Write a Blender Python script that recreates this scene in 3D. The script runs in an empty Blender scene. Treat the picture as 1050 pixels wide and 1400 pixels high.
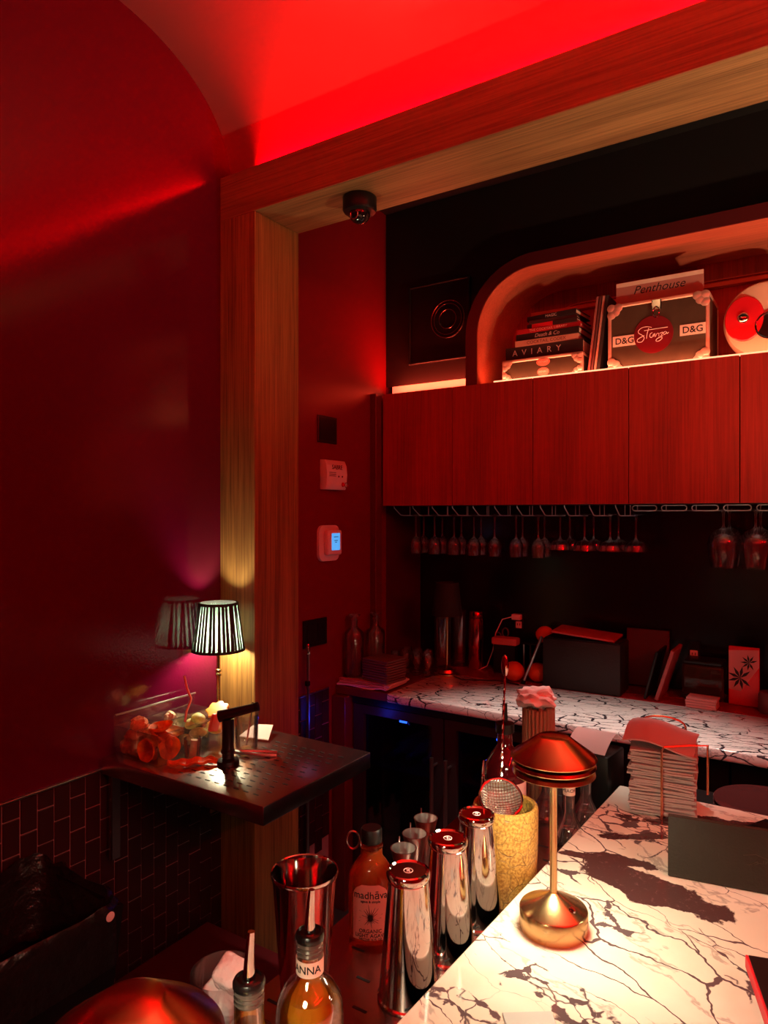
import bpy, bmesh, math, random
from mathutils import Vector, Matrix, noise as mnoise
R = math.radians
random.seed(7)
sc = bpy.context.scene
COL = sc.collection
PI = math.pi

# ------------------------------------------------------------------ camera, world, exposure, lights
CAM_H = 1.65
cd = bpy.data.cameras.new('camera'); cam = bpy.data.objects.new('camera', cd); COL.objects.link(cam)
cam.location = (0, 0, CAM_H)
cam.rotation_euler = (R(90), 0, math.atan2(.543, .84))
cd.sensor_fit = 'VERTICAL'; cd.sensor_height = 36; cd.lens = 950 / 1400 * 36
cd.shift_y = 3 / 1400; cd.clip_start = .02
sc.camera = cam
w = bpy.data.worlds.new('world'); sc.world = w; w.use_nodes = True
w.node_tree.nodes['Background'].inputs[0].default_value = (.02, .001, .002, 1)
w.node_tree.nodes['Background'].inputs[1].default_value = .3
sc.view_settings.view_transform = 'Standard'; sc.view_settings.look = 'None'
sc.view_settings.exposure = 0.0; sc.view_settings.gamma = 1; sc.view_settings.use_curve_mapping = False
sc.cycles.use_denoising = True
sc.cycles.sample_clamp_indirect = 4
sc.cycles.max_bounces = 10; sc.cycles.transmission_bounces = 8; sc.cycles.transparent_max_bounces = 10

def area(name, loc, rot, sx, sy, power, color):
    d = bpy.data.lights.new(name, 'AREA'); d.shape = 'RECTANGLE'; d.size = sx; d.size_y = sy
    d.energy = power; d.color = color
    o = bpy.data.objects.new(name, d); COL.objects.link(o); o.location = loc; o.rotation_euler = rot
    return o
def point(name, loc, power, color, radius=.02):
    d = bpy.data.lights.new(name, 'POINT'); d.energy = power; d.color = color; d.shadow_soft_size = radius
    o = bpy.data.objects.new(name, d); COL.objects.link(o); o.location = loc
    return o
def spot(name, loc, rot, power, color, angle, blend=.5, radius=.03):
    d = bpy.data.lights.new(name, 'SPOT'); d.energy = power; d.color = color; d.spot_size = R(angle); d.spot_blend = blend
    d.shadow_soft_size = radius
    o = bpy.data.objects.new(name, d); COL.objects.link(o); o.location = loc; o.rotation_euler = rot
    return o
RED = (1, .0, .003)
# red LED strip lying on top of the oak beam, throwing light up the coved ceiling
area('red_cove_and_fill_light', (.1, 1.745, 2.818), (R(180 + 4), 0, 0), 3.5, .02, 44, RED)
# added red fill strip, unseen behind the camera, to brighten the cabinets
area('red_cove_and_fill_light', (.1, -1.35, 2.80), (R(118), 0, 0), 3.5, .02, 22, RED)
# another added red fill strip, unseen at the right, to brighten the recess wall
area('red_cove_and_fill_light', (2.22, .15, 2.80), (R(180), R(-75), 0), .02, 2.4, 45, RED)
# LED strip along the front of the shelf above the cabinets
area('shelf_led_light', (-.58, 2.7145, 2.204), (R(180 - 35), 0, 0), 1.3, .012, 3.4, (1, .20, .09))
area('shelf_led_light', (-1.50, 2.715, 2.212), (R(180 - 5), 0, 0), .40, .010, 4.0, (1, .07, .03))
# recessed downlight in the soffit over the back counter
spot('downlight_light', (-.66, 2.02, 3.04), (0, 0, 0), 170, (1, .88, .76), 47, .8, .03)

# ------------------------------------------------------------------ materials
MATS = {}
def nt(name):
    m = bpy.data.materials.new(name); m.use_nodes = True
    return m, m.node_tree, m.node_tree.nodes['Principled BSDF']
def mat(name, col, rough=.5, metal=0, trans=0, ior=1.5, emit=None, es=1, spec=None, coat=0, bump=0, bscale=60, var=0, vscale=8, alpha=1):
    if name in MATS: return MATS[name]
    m, t, b = nt(name)
    b.inputs['Base Color'].default_value = (*col, 1)
    b.inputs['Roughness'].default_value = rough; b.inputs['Metallic'].default_value = metal
    b.inputs['Transmission Weight'].default_value = trans; b.inputs['IOR'].default_value = ior
    b.inputs['Coat Weight'].default_value = coat; b.inputs['Coat Roughness'].default_value = .08
    b.inputs['Alpha'].default_value = alpha
    if spec is not None: b.inputs['Specular IOR Level'].default_value = spec
    if emit:
        b.inputs['Emission Color'].default_value = (*emit, 1); b.inputs['Emission Strength'].default_value = es
    if bump or var:
        tc = t.nodes.new('ShaderNodeTexCoord')
    if var:
        n = t.nodes.new('ShaderNodeTexNoise'); n.inputs['Scale'].default_value = vscale; n.inputs['Detail'].default_value = 5
        t.links.new(tc.outputs['Object'], n.inputs['Vector'])
        r = t.nodes.new('ShaderNodeValToRGB')
        r.color_ramp.elements[0].position = .3; r.color_ramp.elements[1].position = .7
        r.color_ramp.elements[0].color = (*[c * (1 - var) for c in col], 1)
        r.color_ramp.elements[1].color = (*[min(1, c * (1 + var)) for c in col], 1)
        t.links.new(n.outputs['Fac'], r.inputs['Fac']); t.links.new(r.outputs['Color'], b.inputs['Base Color'])
    if bump:
        n = t.nodes.new('ShaderNodeTexNoise'); n.inputs['Scale'].default_value = bscale; n.inputs['Detail'].default_value = 3
        t.links.new(tc.outputs['Object'], n.inputs['Vector'])
        bp = t.nodes.new('ShaderNodeBump'); bp.inputs['Strength'].default_value = bump; bp.inputs['Distance'].default_value = .01
        t.links.new(n.outputs['Fac'], bp.inputs['Height']); t.links.new(bp.outputs['Normal'], b.inputs['Normal'])
    MATS[name] = m
    return m
def wood(name, c1, c2, axis='Z', rough=.5, scale=1.0):
    m, t, b = nt(name)
    tc = t.nodes.new('ShaderNodeTexCoord'); mp = t.nodes.new('ShaderNodeMapping')
    s = {'X': (2, 90, 90), 'Y': (90, 2, 90), 'Z': (90, 90, 2)}[axis]
    mp.inputs['Scale'].default_value = [v * scale for v in s]
    t.links.new(tc.outputs['Object'], mp.inputs['Vector'])
    n = t.nodes.new('ShaderNodeTexNoise'); n.inputs['Scale'].default_value = 1.6; n.inputs['Detail'].default_value = 6; n.inputs['Roughness'].default_value = .65
    t.links.new(mp.outputs['Vector'], n.inputs['Vector'])
    mp2 = t.nodes.new('ShaderNodeMapping'); mp2.inputs['Scale'].default_value = [v * scale * .12 if v > 50 else v * scale * .4 for v in s]
    t.links.new(tc.outputs['Object'], mp2.inputs['Vector'])
    n2 = t.nodes.new('ShaderNodeTexNoise'); n2.inputs['Scale'].default_value = 1.5; n2.inputs['Detail'].default_value = 3
    t.links.new(mp2.outputs['Vector'], n2.inputs['Vector'])
    ad = t.nodes.new('ShaderNodeMath'); ad.operation = 'MULTIPLY_ADD'; ad.inputs[1].default_value = .65
    sc2 = t.nodes.new('ShaderNodeMath'); sc2.operation = 'MULTIPLY'; sc2.inputs[1].default_value = .35
    t.links.new(n2.outputs['Fac'], sc2.inputs[0]); t.links.new(n.outputs['Fac'], ad.inputs[0]); t.links.new(sc2.outputs[0], ad.inputs[2])
    r = t.nodes.new('ShaderNodeValToRGB'); r.color_ramp.elements[0].position = .36; r.color_ramp.elements[1].position = .62
    r.color_ramp.elements[0].color = (*c1, 1); r.color_ramp.elements[1].color = (*c2, 1)
    t.links.new(ad.outputs[0], r.inputs['Fac']); t.links.new(r.outputs['Color'], b.inputs['Base Color'])
    b.inputs['Roughness'].default_value = rough
    bp = t.nodes.new('ShaderNodeBump'); bp.inputs['Strength'].default_value = .25; bp.inputs['Distance'].default_value = .002
    t.links.new(n.outputs['Fac'], bp.inputs['Height']); t.links.new(bp.outputs['Normal'], b.inputs['Normal'])
    return m
def marble(name, base, base2, vein, patch, scale=1.0, ang=0, blots=(), cover=.60, rough=.09, vw=.03, mlo=.40, zones=()):
    m, t, b = nt(name); L = t.links.new; N = t.nodes.new
    tc = N('ShaderNodeTexCoord')
    def math_(op, a, bb=None, c=None):
        n = N('ShaderNodeMath'); n.operation = op
        for i, v in enumerate((a, bb, c)):
            if v is None: continue
            if isinstance(v, (int, float)): n.inputs[i].default_value = v
            else: L(v, n.inputs[i])
        return n.outputs[0]
    def noise_(vec, s, d=5, r=.55):
        n = N('ShaderNodeTexNoise'); n.inputs['Scale'].default_value = s; n.inputs['Detail'].default_value = d; n.inputs['Roughness'].default_value = r
        L(vec, n.inputs['Vector']); return n
    def smooth(v, lo, hi, a=0, bb=1):
        n = N('ShaderNodeMapRange'); n.interpolation_type = 'SMOOTHSTEP'
        n.inputs[1].default_value = lo; n.inputs[2].default_value = hi; n.inputs[3].default_value = a; n.inputs[4].default_value = bb
        L(v, n.inputs[0]); return n.outputs[0]
    def mapv(vec, loc=(0, 0, 0), rot=0, s=(1, 1, 1)):
        n = N('ShaderNodeMapping'); n.vector_type = 'TEXTURE'
        n.inputs['Location'].default_value = loc; n.inputs['Rotation'].default_value = (0, 0, rot); n.inputs['Scale'].default_value = s
        L(vec, n.inputs['Vector']); return n.outputs[0]
    wn = noise_(tc.outputs['Object'], 5 * scale, 5)
    sb = N('ShaderNodeVectorMath'); sb.operation = 'SUBTRACT'; sb.inputs[1].default_value = (.5, .5, .5); L(wn.outputs['Color'], sb.inputs[0])
    sm = N('ShaderNodeVectorMath'); sm.operation = 'SCALE'; sm.inputs['Scale'].default_value = .10 / scale; L(sb.outputs[0], sm.inputs[0])
    av = N('ShaderNodeVectorMath'); av.operation = 'ADD'; L(tc.outputs['Object'], av.inputs[0]); L(sm.outputs[0], av.inputs[1])
    P = av.outputs[0]
    A = mapv(P, (0, 0, 0), ang, (2.4, 1, 1))
    # cracked network of thin veins
    vo = N('ShaderNodeTexVoronoi'); vo.feature = 'DISTANCE_TO_EDGE'; vo.inputs['Scale'].default_value = 13 * scale; L(A, vo.inputs['Vector'])
    msk = noise_(A, 4.5 * scale, 2)
    wid = smooth(msk.outputs['Fac'], mlo + .04, mlo + .24, .0, vw * 1.2)
    v1 = math_('SUBTRACT', 1, smooth(math_('SUBTRACT', vo.outputs['Distance'], wid), 0, vw * .7))
    v1 = math_('MULTIPLY', v1, smooth(msk.outputs['Fac'], mlo - .02, mlo + .06))
    n2 = noise_(A, 6 * scale, 6, .6)
    v2 = math_('SUBTRACT', 1, smooth(math_('ABSOLUTE', math_('SUBTRACT', n2.outputs['Fac'], .5)), 0, .016))
    v2 = math_('MULTIPLY', v2, .45)
    veins = math_('MAXIMUM', v1, v2)
    if zones:          # patches where the stone is broken up by a dense dark network
        vz = N('ShaderNodeTexVoronoi'); vz.feature = 'DISTANCE_TO_EDGE'; vz.inputs['Scale'].default_value = 30 * scale; L(A, vz.inputs['Vector'])
        zn = noise_(P, 26, 4, .6)
        zm = None
        for (cx, cy, rx, ry, ro) in zones:
            q = mapv(P, (cx, cy, 0), ro, (rx, ry, 10))
            ln = N('ShaderNodeVectorMath'); ln.operation = 'LENGTH'; L(q, ln.inputs[0])
            zz = math_('SUBTRACT', 1, smooth(math_('MULTIPLY_ADD', math_('SUBTRACT', zn.outputs['Fac'], .5), 1.6, ln.outputs['Value']), .45, 1.05))
            zm = zz if zm is None else math_('MAXIMUM', zm, zz)
        wz = math_('MULTIPLY', smooth(zn.outputs['Fac'], .42, .68, .0, .16), zm)
        v3 = math_('MULTIPLY', math_('SUBTRACT', 1, smooth(math_('SUBTRACT', vz.outputs['Distance'], wz), 0, .035)), smooth(zm, .12, .4))
        veins = math_('MAXIMUM', veins, v3)
    # dark clouds
    pn = noise_(mapv(P, (3.1, 1.7, 0), ang, (1.8, 1, 1)), 5.5 * scale, 6, .6)
    pt = smooth(pn.outputs['Fac'], cover, cover + .018)
    for (cx, cy, rx, ry, ro, k) in blots:
        q = mapv(P, (cx, cy, 0), ro, (rx, ry, 10))
        ln = N('ShaderNodeVectorMath'); ln.operation = 'LENGTH'; L(q, ln.inputs[0])
        nn = noise_(P, 22, 6, .6)
        dd = math_('MULTIPLY_ADD', math_('SUBTRACT', nn.outputs['Fac'], .5), k, ln.outputs['Value'])
        pt = math_('MAXIMUM', pt, math_('SUBTRACT', 1, smooth(dd, .92, 1.0)))
    bn = noise_(P, 7 * scale, 3)
    mb = N('ShaderNodeMix'); mb.data_type = 'RGBA'; mb.inputs[6].default_value = (*base, 1); mb.inputs[7].default_value = (*base2, 1); L(smooth(bn.outputs['Fac'], .35, .7), mb.inputs[0])
    m1 = N('ShaderNodeMix'); m1.data_type = 'RGBA'; m1.inputs[7].default_value = (*vein, 1); L(veins, m1.inputs[0]); L(mb.outputs[2], m1.inputs[6])
    gn = noise_(P, 90, 4, .7)
    mp_ = N('ShaderNodeMix'); mp_.data_type = 'RGBA'; mp_.inputs[6].default_value = (*patch, 1); mp_.inputs[7].default_value = (*[min(1, c * 2.6) for c in patch], 1)
    L(smooth(gn.outputs['Fac'], .55, .8), mp_.inputs[0])
    m2 = N('ShaderNodeMix'); m2.data_type = 'RGBA'; L(pt, m2.inputs[0]); L(m1.outputs[2], m2.inputs[6]); L(mp_.outputs[2], m2.inputs[7])
    L(m2.outputs[2], b.inputs['Base Color']); b.inputs['Roughness'].default_value = rough
    return m

M = {}
# glossy red wall paint with orange-peel ripple
def wall_paint():
    m, t, b = nt('glossy_red_paint'); N = t.nodes.new; L = t.links.new
    b.inputs['Base Color'].default_value = (.085, .002, .018, 1); b.inputs['Roughness'].default_value = .09
    tc = N('ShaderNodeTexCoord'); n = N('ShaderNodeTexNoise'); n.inputs['Scale'].default_value = 150; n.inputs['Detail'].default_value = 2; L(tc.outputs['Object'], n.inputs['Vector'])
    n2 = N('ShaderNodeTexNoise'); n2.inputs['Scale'].default_value = 5; n2.inputs['Detail'].default_value = 2; L(tc.outputs['Object'], n2.inputs['Vector'])
    a = N('ShaderNodeMath'); a.operation = 'MULTIPLY_ADD'; a.inputs[1].default_value = 2.5; L(n2.outputs['Fac'], a.inputs[0]); L(n.outputs['Fac'], a.inputs[2])
    bp = N('ShaderNodeBump'); bp.inputs['Strength'].default_value = .35; bp.inputs['Distance'].default_value = .0008
    L(a.outputs[0], bp.inputs['Height']); L(bp.outputs['Normal'], b.inputs['Normal'])
    return m
M['wall'] = wall_paint()
M['wall_matte'] = mat('matte_red_paint', (.40, .006, .012), .55, bump=.1, bscale=200)
M['ceil'] = mat('satin_ceiling_paint', (.74, .25, .23), .5)
M['floor'] = mat('dark_floor', (.035, .02, .02), .35, var=.3)
M['oakZ'] = wood('oak_upright', (.12, .05, .012), (.36, .175, .045), 'Z')
M['oakX'] = wood('oak_lengthwise', (.14, .058, .018), (.36, .165, .06), 'X')
M['oakN'] = wood('oak_niche', (.46, .085, .045), (.68, .15, .075), 'X', .45)
M['redoak'] = wood('stained_oak', (.22, .012, .006), (.47, .026, .014), 'Z', .5)
M['black'] = mat('black_lacquer', (.006, .005, .005), .35)
M['blackwall'] = mat('black_wall_panel', (.010, .006, .006), .5)
M['blackglass'] = mat('black_glass_splashback', (.004, .003, .003), .22)
M['blackplastic'] = mat('black_plastic', (.008, .008, .008), .4, spec=.25)
M['darkred'] = mat('dark_red_laminate', (.12, .008, .010), .4)
M['redlac'] = mat('red_lacquer_ledge', (.30, .012, .015), .25)
M['tile'] = mat('dark_tile', (.030, .010, .012), .3, var=.25, vscale=3)
M['grout'] = mat('grout', (.45, .28, .28), .8)
M['steel'] = mat('polished_steel', (.80, .79, .77), .07, 1)
M['brushed'] = mat('brushed_steel', (.62, .60, .58), .28, 1)
M['drain'] = mat('stainless_drainboard', (.66, .56, .53), .24, 1)
M['railsteel'] = mat('rail_steel', (.45, .33, .31), .24, 1)
M['brass'] = mat('brushed_brass', (.86, .64, .30), .24, 1)
M['oldbrass'] = mat('antique_brass', (.70, .45, .18), .22, 1)
M['copper'] = mat('copper_wire', (.95, .50, .28), .25, 1)
M['glass'] = mat('clear_glass', (1, .98, .98), .0, 0, 1, 1.45)
def thin_glass(name, tint, rough=.02, edge=.55, white_haze=.045, top=.85):
    m, t, b = nt(name); N = t.nodes.new; L = t.links.new
    tr0 = N('ShaderNodeBsdfTransparent'); tr0.inputs[0].default_value = (*tint, 1)
    df = N('ShaderNodeBsdfDiffuse'); df.inputs[0].default_value = (.8, .78, .78, 1)  # white haze mixed in so clear glass seems to catch light
    tr = N('ShaderNodeMixShader'); tr.inputs[0].default_value = white_haze; L(tr0.outputs[0], tr.inputs[1]); L(df.outputs[0], tr.inputs[2])
    gl_ = N('ShaderNodeBsdfGlossy'); gl_.inputs['Roughness'].default_value = rough; gl_.inputs[0].default_value = (1, 1, 1, 1)
    lw = N('ShaderNodeLayerWeight'); lw.inputs['Blend'].default_value = edge
    mr = N('ShaderNodeMapRange'); mr.inputs[1].default_value = 0; mr.inputs[2].default_value = 1; mr.inputs[3].default_value = .05; mr.inputs[4].default_value = top
    L(lw.outputs['Fresnel'], mr.inputs[0])
    mx = N('ShaderNodeMixShader'); L(mr.outputs[0], mx.inputs[0]); L(tr.outputs[0], mx.inputs[1]); L(gl_.outputs[0], mx.inputs[2])
    L(mx.outputs[0], t.nodes['Material Output'].inputs['Surface']); return m
M['thin'] = thin_glass('thin_clear_glass', (.95, .94, .94), .03, .30, .018)
M['bottleglass'] = thin_glass('clear_bottle_glass', (.97, .95, .93), .02, .3, 0)
M['acrylic'] = thin_glass('clear_acrylic_sheet', (.985, .99, .985), .03, .25, .008, .45)
M['smoke'] = mat('smoked_fridge_glass', (.012, .010, .014), .05, 0, .0, 1.5)
M['white'] = mat('white_plastic', (.90, .80, .78), .4)
M['slot'] = mat('slot_black', (.004, .003, .003), .7)
M['led'] = mat('led_diffuser', (.8, .3, .2), .5, emit=(1, .20, .10), es=1.0)
BLOTS = [(-.245, 1.175, .135, .050, R(-14), 1.1), (-.325, 1.235, .09, .022, R(20), 1.2), (-.316, 1.333, .075, .013, R(22), 2.6), (-.26, 1.43, .11, .022, R(16), 3.0), (-.15, 1.49, .12, .020, R(8), 3.0)]
ZONES = [(-.315, .86, .16, .045, R(-28)), (-.385, .775, .09, .030, R(0)), (-.27, 1.40, .19, .13, R(10)), (-.27, 1.05, .07, .035, R(-50)), (-.10, 1.02, .10, .04, R(-40)), (-.385, 1.16, .06, .05, 0)]
M['marbleA'] = marble('cream_marble_with_burgundy_clouds', (.82, .77, .66), (.74, .66, .54), (.11, .075, .08), (.075, .036, .036), 1.0, R(-28), BLOTS, .70, vw=.012, mlo=.44, zones=ZONES)
M['marbleB'] = marble('white_marble_with_black_veins', (.82, .78, .74), (.76, .72, .70), (.05, .04, .05), (.04, .03, .035), 1.95, R(14), (), .73, vw=.030, mlo=.34)

# ------------------------------------------------------------------ mesh helpers
def bm_(): return bmesh.new()
def add_box(bm, c, s, bevel=0, seg=1, m=None):
    g = bmesh.ops.create_cube(bm, size=1)
    vs = g['verts']
    bmesh.ops.scale(bm, vec=s, verts=vs); 
    if bevel:
        es = list({e for v in vs for e in v.link_edges})
        r = bmesh.ops.bevel(bm, geom=es, offset=bevel, segments=seg, affect='EDGES', profile=.5)
        vs = list({v for f in r['faces'] for v in f.verts} | {v for v in vs if v.is_valid})
    if m is not None: bmesh.ops.transform(bm, matrix=m, verts=vs)
    bmesh.ops.translate(bm, vec=c, verts=vs)
    return vs
def box(c, s, bevel=0, seg=1): bm = bm_(); add_box(bm, c, s, bevel, seg); return bm
def boxr(x0, x1, y0, y1, z0, z1, bevel=0, seg=1): return box(((x0 + x1) / 2, (y0 + y1) / 2, (z0 + z1) / 2), (x1 - x0, y1 - y0, z1 - z0), bevel, seg)
def add_lathe(bm, prof, seg=32, c=(0, 0, 0), sx=1, sy=1, m=None):
    rings = []; new = []
    for r, z in prof:
        if r < 1e-6:
            v = bm.verts.new((0, 0, z)); rings.append([v]); new.append(v)
        else:
            ring = [bm.verts.new((r * math.cos(2 * PI * i / seg) * sx, r * math.sin(2 * PI * i / seg) * sy, z)) for i in range(seg)]
            rings.append(ring); new += ring
    for a, b in zip(rings, rings[1:]):
        if len(a) == 1 and len(b) == 1: continue
        for i in range(seg):
            j = (i + 1) % seg
            if len(a) == 1: bm.faces.new((a[0], b[j], b[i]))
            elif len(b) == 1: bm.faces.new((a[i], a[j], b[0]))
            else: bm.faces.new((a[i], a[j], b[j], b[i]))
    if m is not None: bmesh.ops.transform(bm, matrix=m, verts=new)
    bmesh.ops.translate(bm, vec=c, verts=new)
    return new
def lathe(prof, seg=32, c=(0, 0, 0), sx=1, sy=1): bm = bm_(); add_lathe(bm, prof, seg, c, sx, sy); return bm
def add_tube(bm, pts, r, seg=8, closed=False, r2=None):
    pts = [Vector(p) for p in pts]; n = len(pts); rings = []
    up = Vector((0, 0, 1)); prev = None
    for i, p in enumerate(pts):
        if closed: d = pts[(i + 1) % n] - pts[i - 1]
        else: d = pts[min(i + 1, n - 1)] - pts[max(i - 1, 0)]
        d.normalize()
        if prev is None:
            ref = up if abs(d.z) < .9 else Vector((1, 0, 0))
            a = d.cross(ref).normalized()
        else:
            a = prev - d * prev.dot(d)
            a = a.normalized() if a.length > 1e-6 else d.cross(up).normalized()
        prev = a; b = d.cross(a)
        rr = r if r2 is None else r + (r2 - r) * i / (n - 1)
        rings.append([bm.verts.new(p + a * rr * math.cos(2 * PI * k / seg) + b * rr * math.sin(2 * PI * k / seg)) for k in range(seg)])
    for i in range(n if closed else n - 1):
        A = rings[i]; B = rings[(i + 1) % n]
        for k in range(seg):
            l = (k + 1) % seg
            bm.faces.new((A[k], A[l], B[l], B[k]))
    if not closed:
        bm.faces.new(rings[0][::-1]); bm.faces.new(rings[-1])
def tube(pts, r, seg=8, closed=False, r2=None): bm = bm_(); add_tube(bm, pts, r, seg, closed, r2); return bm
def prism(poly, d0, d1, axis='Y'):
    """extrude a 2-D polygon; axis Y: poly=(x,z), Z: poly=(x,y), X: poly=(y,z)"""
    bm = bm_()
    def P(a, b, d): return {'Y': (a, d, b), 'Z': (a, b, d), 'X': (d, a, b)}[axis]
    A = [bm.verts.new(P(a, b, d0)) for a, b in poly]; B = [bm.verts.new(P(a, b, d1)) for a, b in poly]
    n = len(poly)
    bm.faces.new(A); bm.faces.new(B[::-1])
    for i in range(n): bm.faces.new((A[i], B[i], B[(i + 1) % n], A[(i + 1) % n]))
    return bm
def blob(r, sx=1, sy=1, sz=1, amp=.2, f=3, sub=3, seed=0):
    bm = bm_(); bmesh.ops.create_icosphere(bm, subdivisions=sub, radius=1)
    for v in bm.verts:
        k = 1 + amp * mnoise.noise(v.co * f + Vector((seed * 7.3, seed * 3.1, seed)))
        v.co = Vector((v.co.x * sx, v.co.y * sy, v.co.z * sz)) * r * k
    return bm
def xf(bm, m): bmesh.ops.transform(bm, matrix=m, verts=bm.verts); return bm
def mv(bm, v): bmesh.ops.translate(bm, vec=v, verts=bm.verts); return bm
def smooth_mesh(me, ang):
    for p in me.polygons: p.use_smooth = True
    me.set_sharp_from_angle(angle=R(ang))
def obj(name, bm, m, parent=None, loc=(0, 0, 0), rot=(0, 0, 0), smooth=35, label=None, kind=None):
    bmesh.ops.recalc_face_normals(bm, faces=bm.faces)
    me = bpy.data.meshes.new(name); bm.to_mesh(me); bm.free()
    if m: me.materials.append(M[m] if isinstance(m, str) else m)
    if smooth: smooth_mesh(me, smooth)
    o = bpy.data.objects.new(name, me); COL.objects.link(o); o.location = loc; o.rotation_euler = rot
    if parent: o.parent = parent
    if label: o['label'] = label
    if kind: o['kind'] = kind
    return o
def tag(o, label, cat, group=None):
    o['label'] = label; o['category'] = cat
    if group: o['group'] = group
    return o
def thing(name, label, cat, loc=(0, 0, 0), rotz=0, group=None):
    o = bpy.data.objects.new(name, None); COL.objects.link(o); o.empty_display_size = .02
    o.location = loc; o.rotation_euler = (0, 0, rotz)
    return tag(o, label, cat, group)
def struct(name, bm, m, smooth=35, label=None):
    o = obj(name, bm, m, None, smooth=smooth); o['kind'] = 'structure'
    if label: o['label'] = label
    return o
def link_copy(o, parent, loc=None):
    c = o.copy(); COL.objects.link(c); c.parent = parent
    if loc is not None: c.location = loc
    return c
def dup(root, loc, rotz=0, label=None, group=None):
    r = root.copy(); COL.objects.link(r); r.location = loc; r.rotation_euler = (0, 0, rotz)
    if label: r['label'] = label
    if group: r['group'] = group
    for ch in list(root.children):
        c = link_copy(ch, r)
        for g in list(ch.children): link_copy(g, c)
    return r
def text_bm(s, size, depth=.0006, shear=0, align='CENTER', bold=0):
    cu = bpy.data.curves.new('lettering', 'FONT'); cu.body = s; cu.size = size; cu.extrude = depth / 2; cu.shear = shear
    cu.align_x = align; cu.align_y = 'CENTER'; cu.offset = bold; cu.resolution_u = 3
    o = bpy.data.objects.new('lettering', cu); COL.objects.link(o)
    dg = bpy.context.evaluated_depsgraph_get(); ev = o.evaluated_get(dg); me = ev.to_mesh()
    bm = bm_(); bm.from_mesh(me); ev.to_mesh_clear()
    bpy.data.objects.remove(o); bpy.data.curves.remove(cu)
    return bm
FACE = Matrix.Rotation(R(90), 4, 'X')          # lettering stands up, facing -Y
def wrap(bm, r, a0=-PI / 2):                    # bend a standing -Y facing lettering round a cylinder
    for v in bm.verts:
        a = a0 + v.co.x / r; rr = r - v.co.y
        v.co = Vector((rr * math.cos(a), rr * math.sin(a), v.co.z))
    return bm

# ------------------------------------------------------------------ the room
XW = -1.77; XR = 2.3; YF = -2.4; YB = 3.08; YC = 2.67
struct('floor', boxr(XW - .1, XR + .1, YF - .1, YB + .1, -.1, 0), 'floor')
wl = struct('wall_left', boxr(XW - .12, XW, YF, YB + .1, 0, 3.5), 'wall')
struct('wall_right', boxr(XR, XR + .12, YF, YB + .1, 0, 3.5), 'wall_matte')
struct('wall_front', boxr(XW - .12, XR + .12, YF - .12, YF, 0, 3.5), 'wall_matte')
struct('wall_back', boxr(XW, XR, YB, YB + .1, 0, 3.5), 'blackglass')
# coved ceiling: springs from the beam, rounds over, then flat to the far side
prof = []
for i in range(25):
    a = PI / 2 * i / 24
    prof.append((1.215 + .565 * math.cos(a) ** .92, 2.80 + .40 * math.sin(a) ** .95))
for i in range(25):
    a = PI / 2 * (24 - i) / 24
    prof.append((-.85 - .565 * math.cos(a) ** .92, 2.80 + .40 * math.sin(a) ** .95))
bm = bm_()
A = [bm.verts.new((XW, y, z)) for y, z in prof]; B = [bm.verts.new((XR, y, z)) for y, z in prof]
for i in range(len(prof) - 1): bm.faces.new((A[i], A[i + 1], B[i + 1], B[i]))
co = struct('ceiling', bm, 'ceil', 60)
sm = co.modifiers.new('thickness', 'SOLIDIFY'); sm.thickness = .03; sm.offset = -1
struct('ceiling_soffit', boxr(XW, XR, 1.925, YB, 3.06, 3.16), 'blackwall')
struct('ceiling_rear', boxr(XW, XR, YF, -1.20, 2.66, 2.76), 'wall_matte')
# oak post and beam round the bar opening
struct('trim_1', boxr(XW, -1.608, 1.70, 1.925, 0, 2.655, .002), 'oakZ', label='oak post framing the bar opening')
struct('trim_2', boxr(XW, XR, 1.70, 1.925, 2.655, 2.805, .002), 'oakX', label='oak beam spanning the bar opening')
struct('trim_3', boxr(XW, -1.737, 2.62, YC, .93, 2.197, .002), 'darkred', label='slim dark red corner post beside the cabinets')
ls = tag(obj('led_strip', boxr(-1.6, 1.9, 1.735, 1.755, 2.806, 2.812), 'white'), 'red LED strip on top of the oak beam', 'light strip')
# tiles: dark upright subway tiles, half-bond
TW, TH = .0468, .0935; TX = XW + .007
def tiling(parent, y0, y1, ztop, zmin):
    g = obj('grout', boxr(XW, XW + .005, y0, y1, 0, ztop), 'grout', parent)
    cap = obj('tile_edge_strip', boxr(XW, XW + .012, y0, y1, ztop, ztop + .006, .001), 'brushed', parent)
    bmt = box((0, 0, 0), (.006, TW - .0034, TH - .0034), .0012); base = None
    n = int((y1 - y0) / TW + .5)
    for i in range(n):
        z = ztop - TH / 2 - (TH / 2 if i % 2 else 0); y = y0 + TW * (i + .5)
        if y + TW / 2 > y1 + .001: continue
        if i % 2:
            hb = obj('tile', box((0, 0, 0), (.006, TW - .0034, TH / 2 - .0034), .0012), 'tile', parent, (TX, y, ztop - TH / 4))
        while z > zmin:
            if base is None: base = obj('tile', bmt, 'tile', parent, (TX, y, z))
            else: link_copy(base, parent, (TX + random.uniform(-.0006, .0006), y, z))
            z -= TH
tiling(wl, .6216, 1.698, .914, .18)
tl2 = struct('wall_recess', boxr(XW - .01, XW + .0006, 1.926, 2.7545, 0, 3.058), mat('satin_red_paint', (.20, .004, .008), .38))
tiling(tl2, 1.93, 2.3045, .926, .30)

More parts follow.
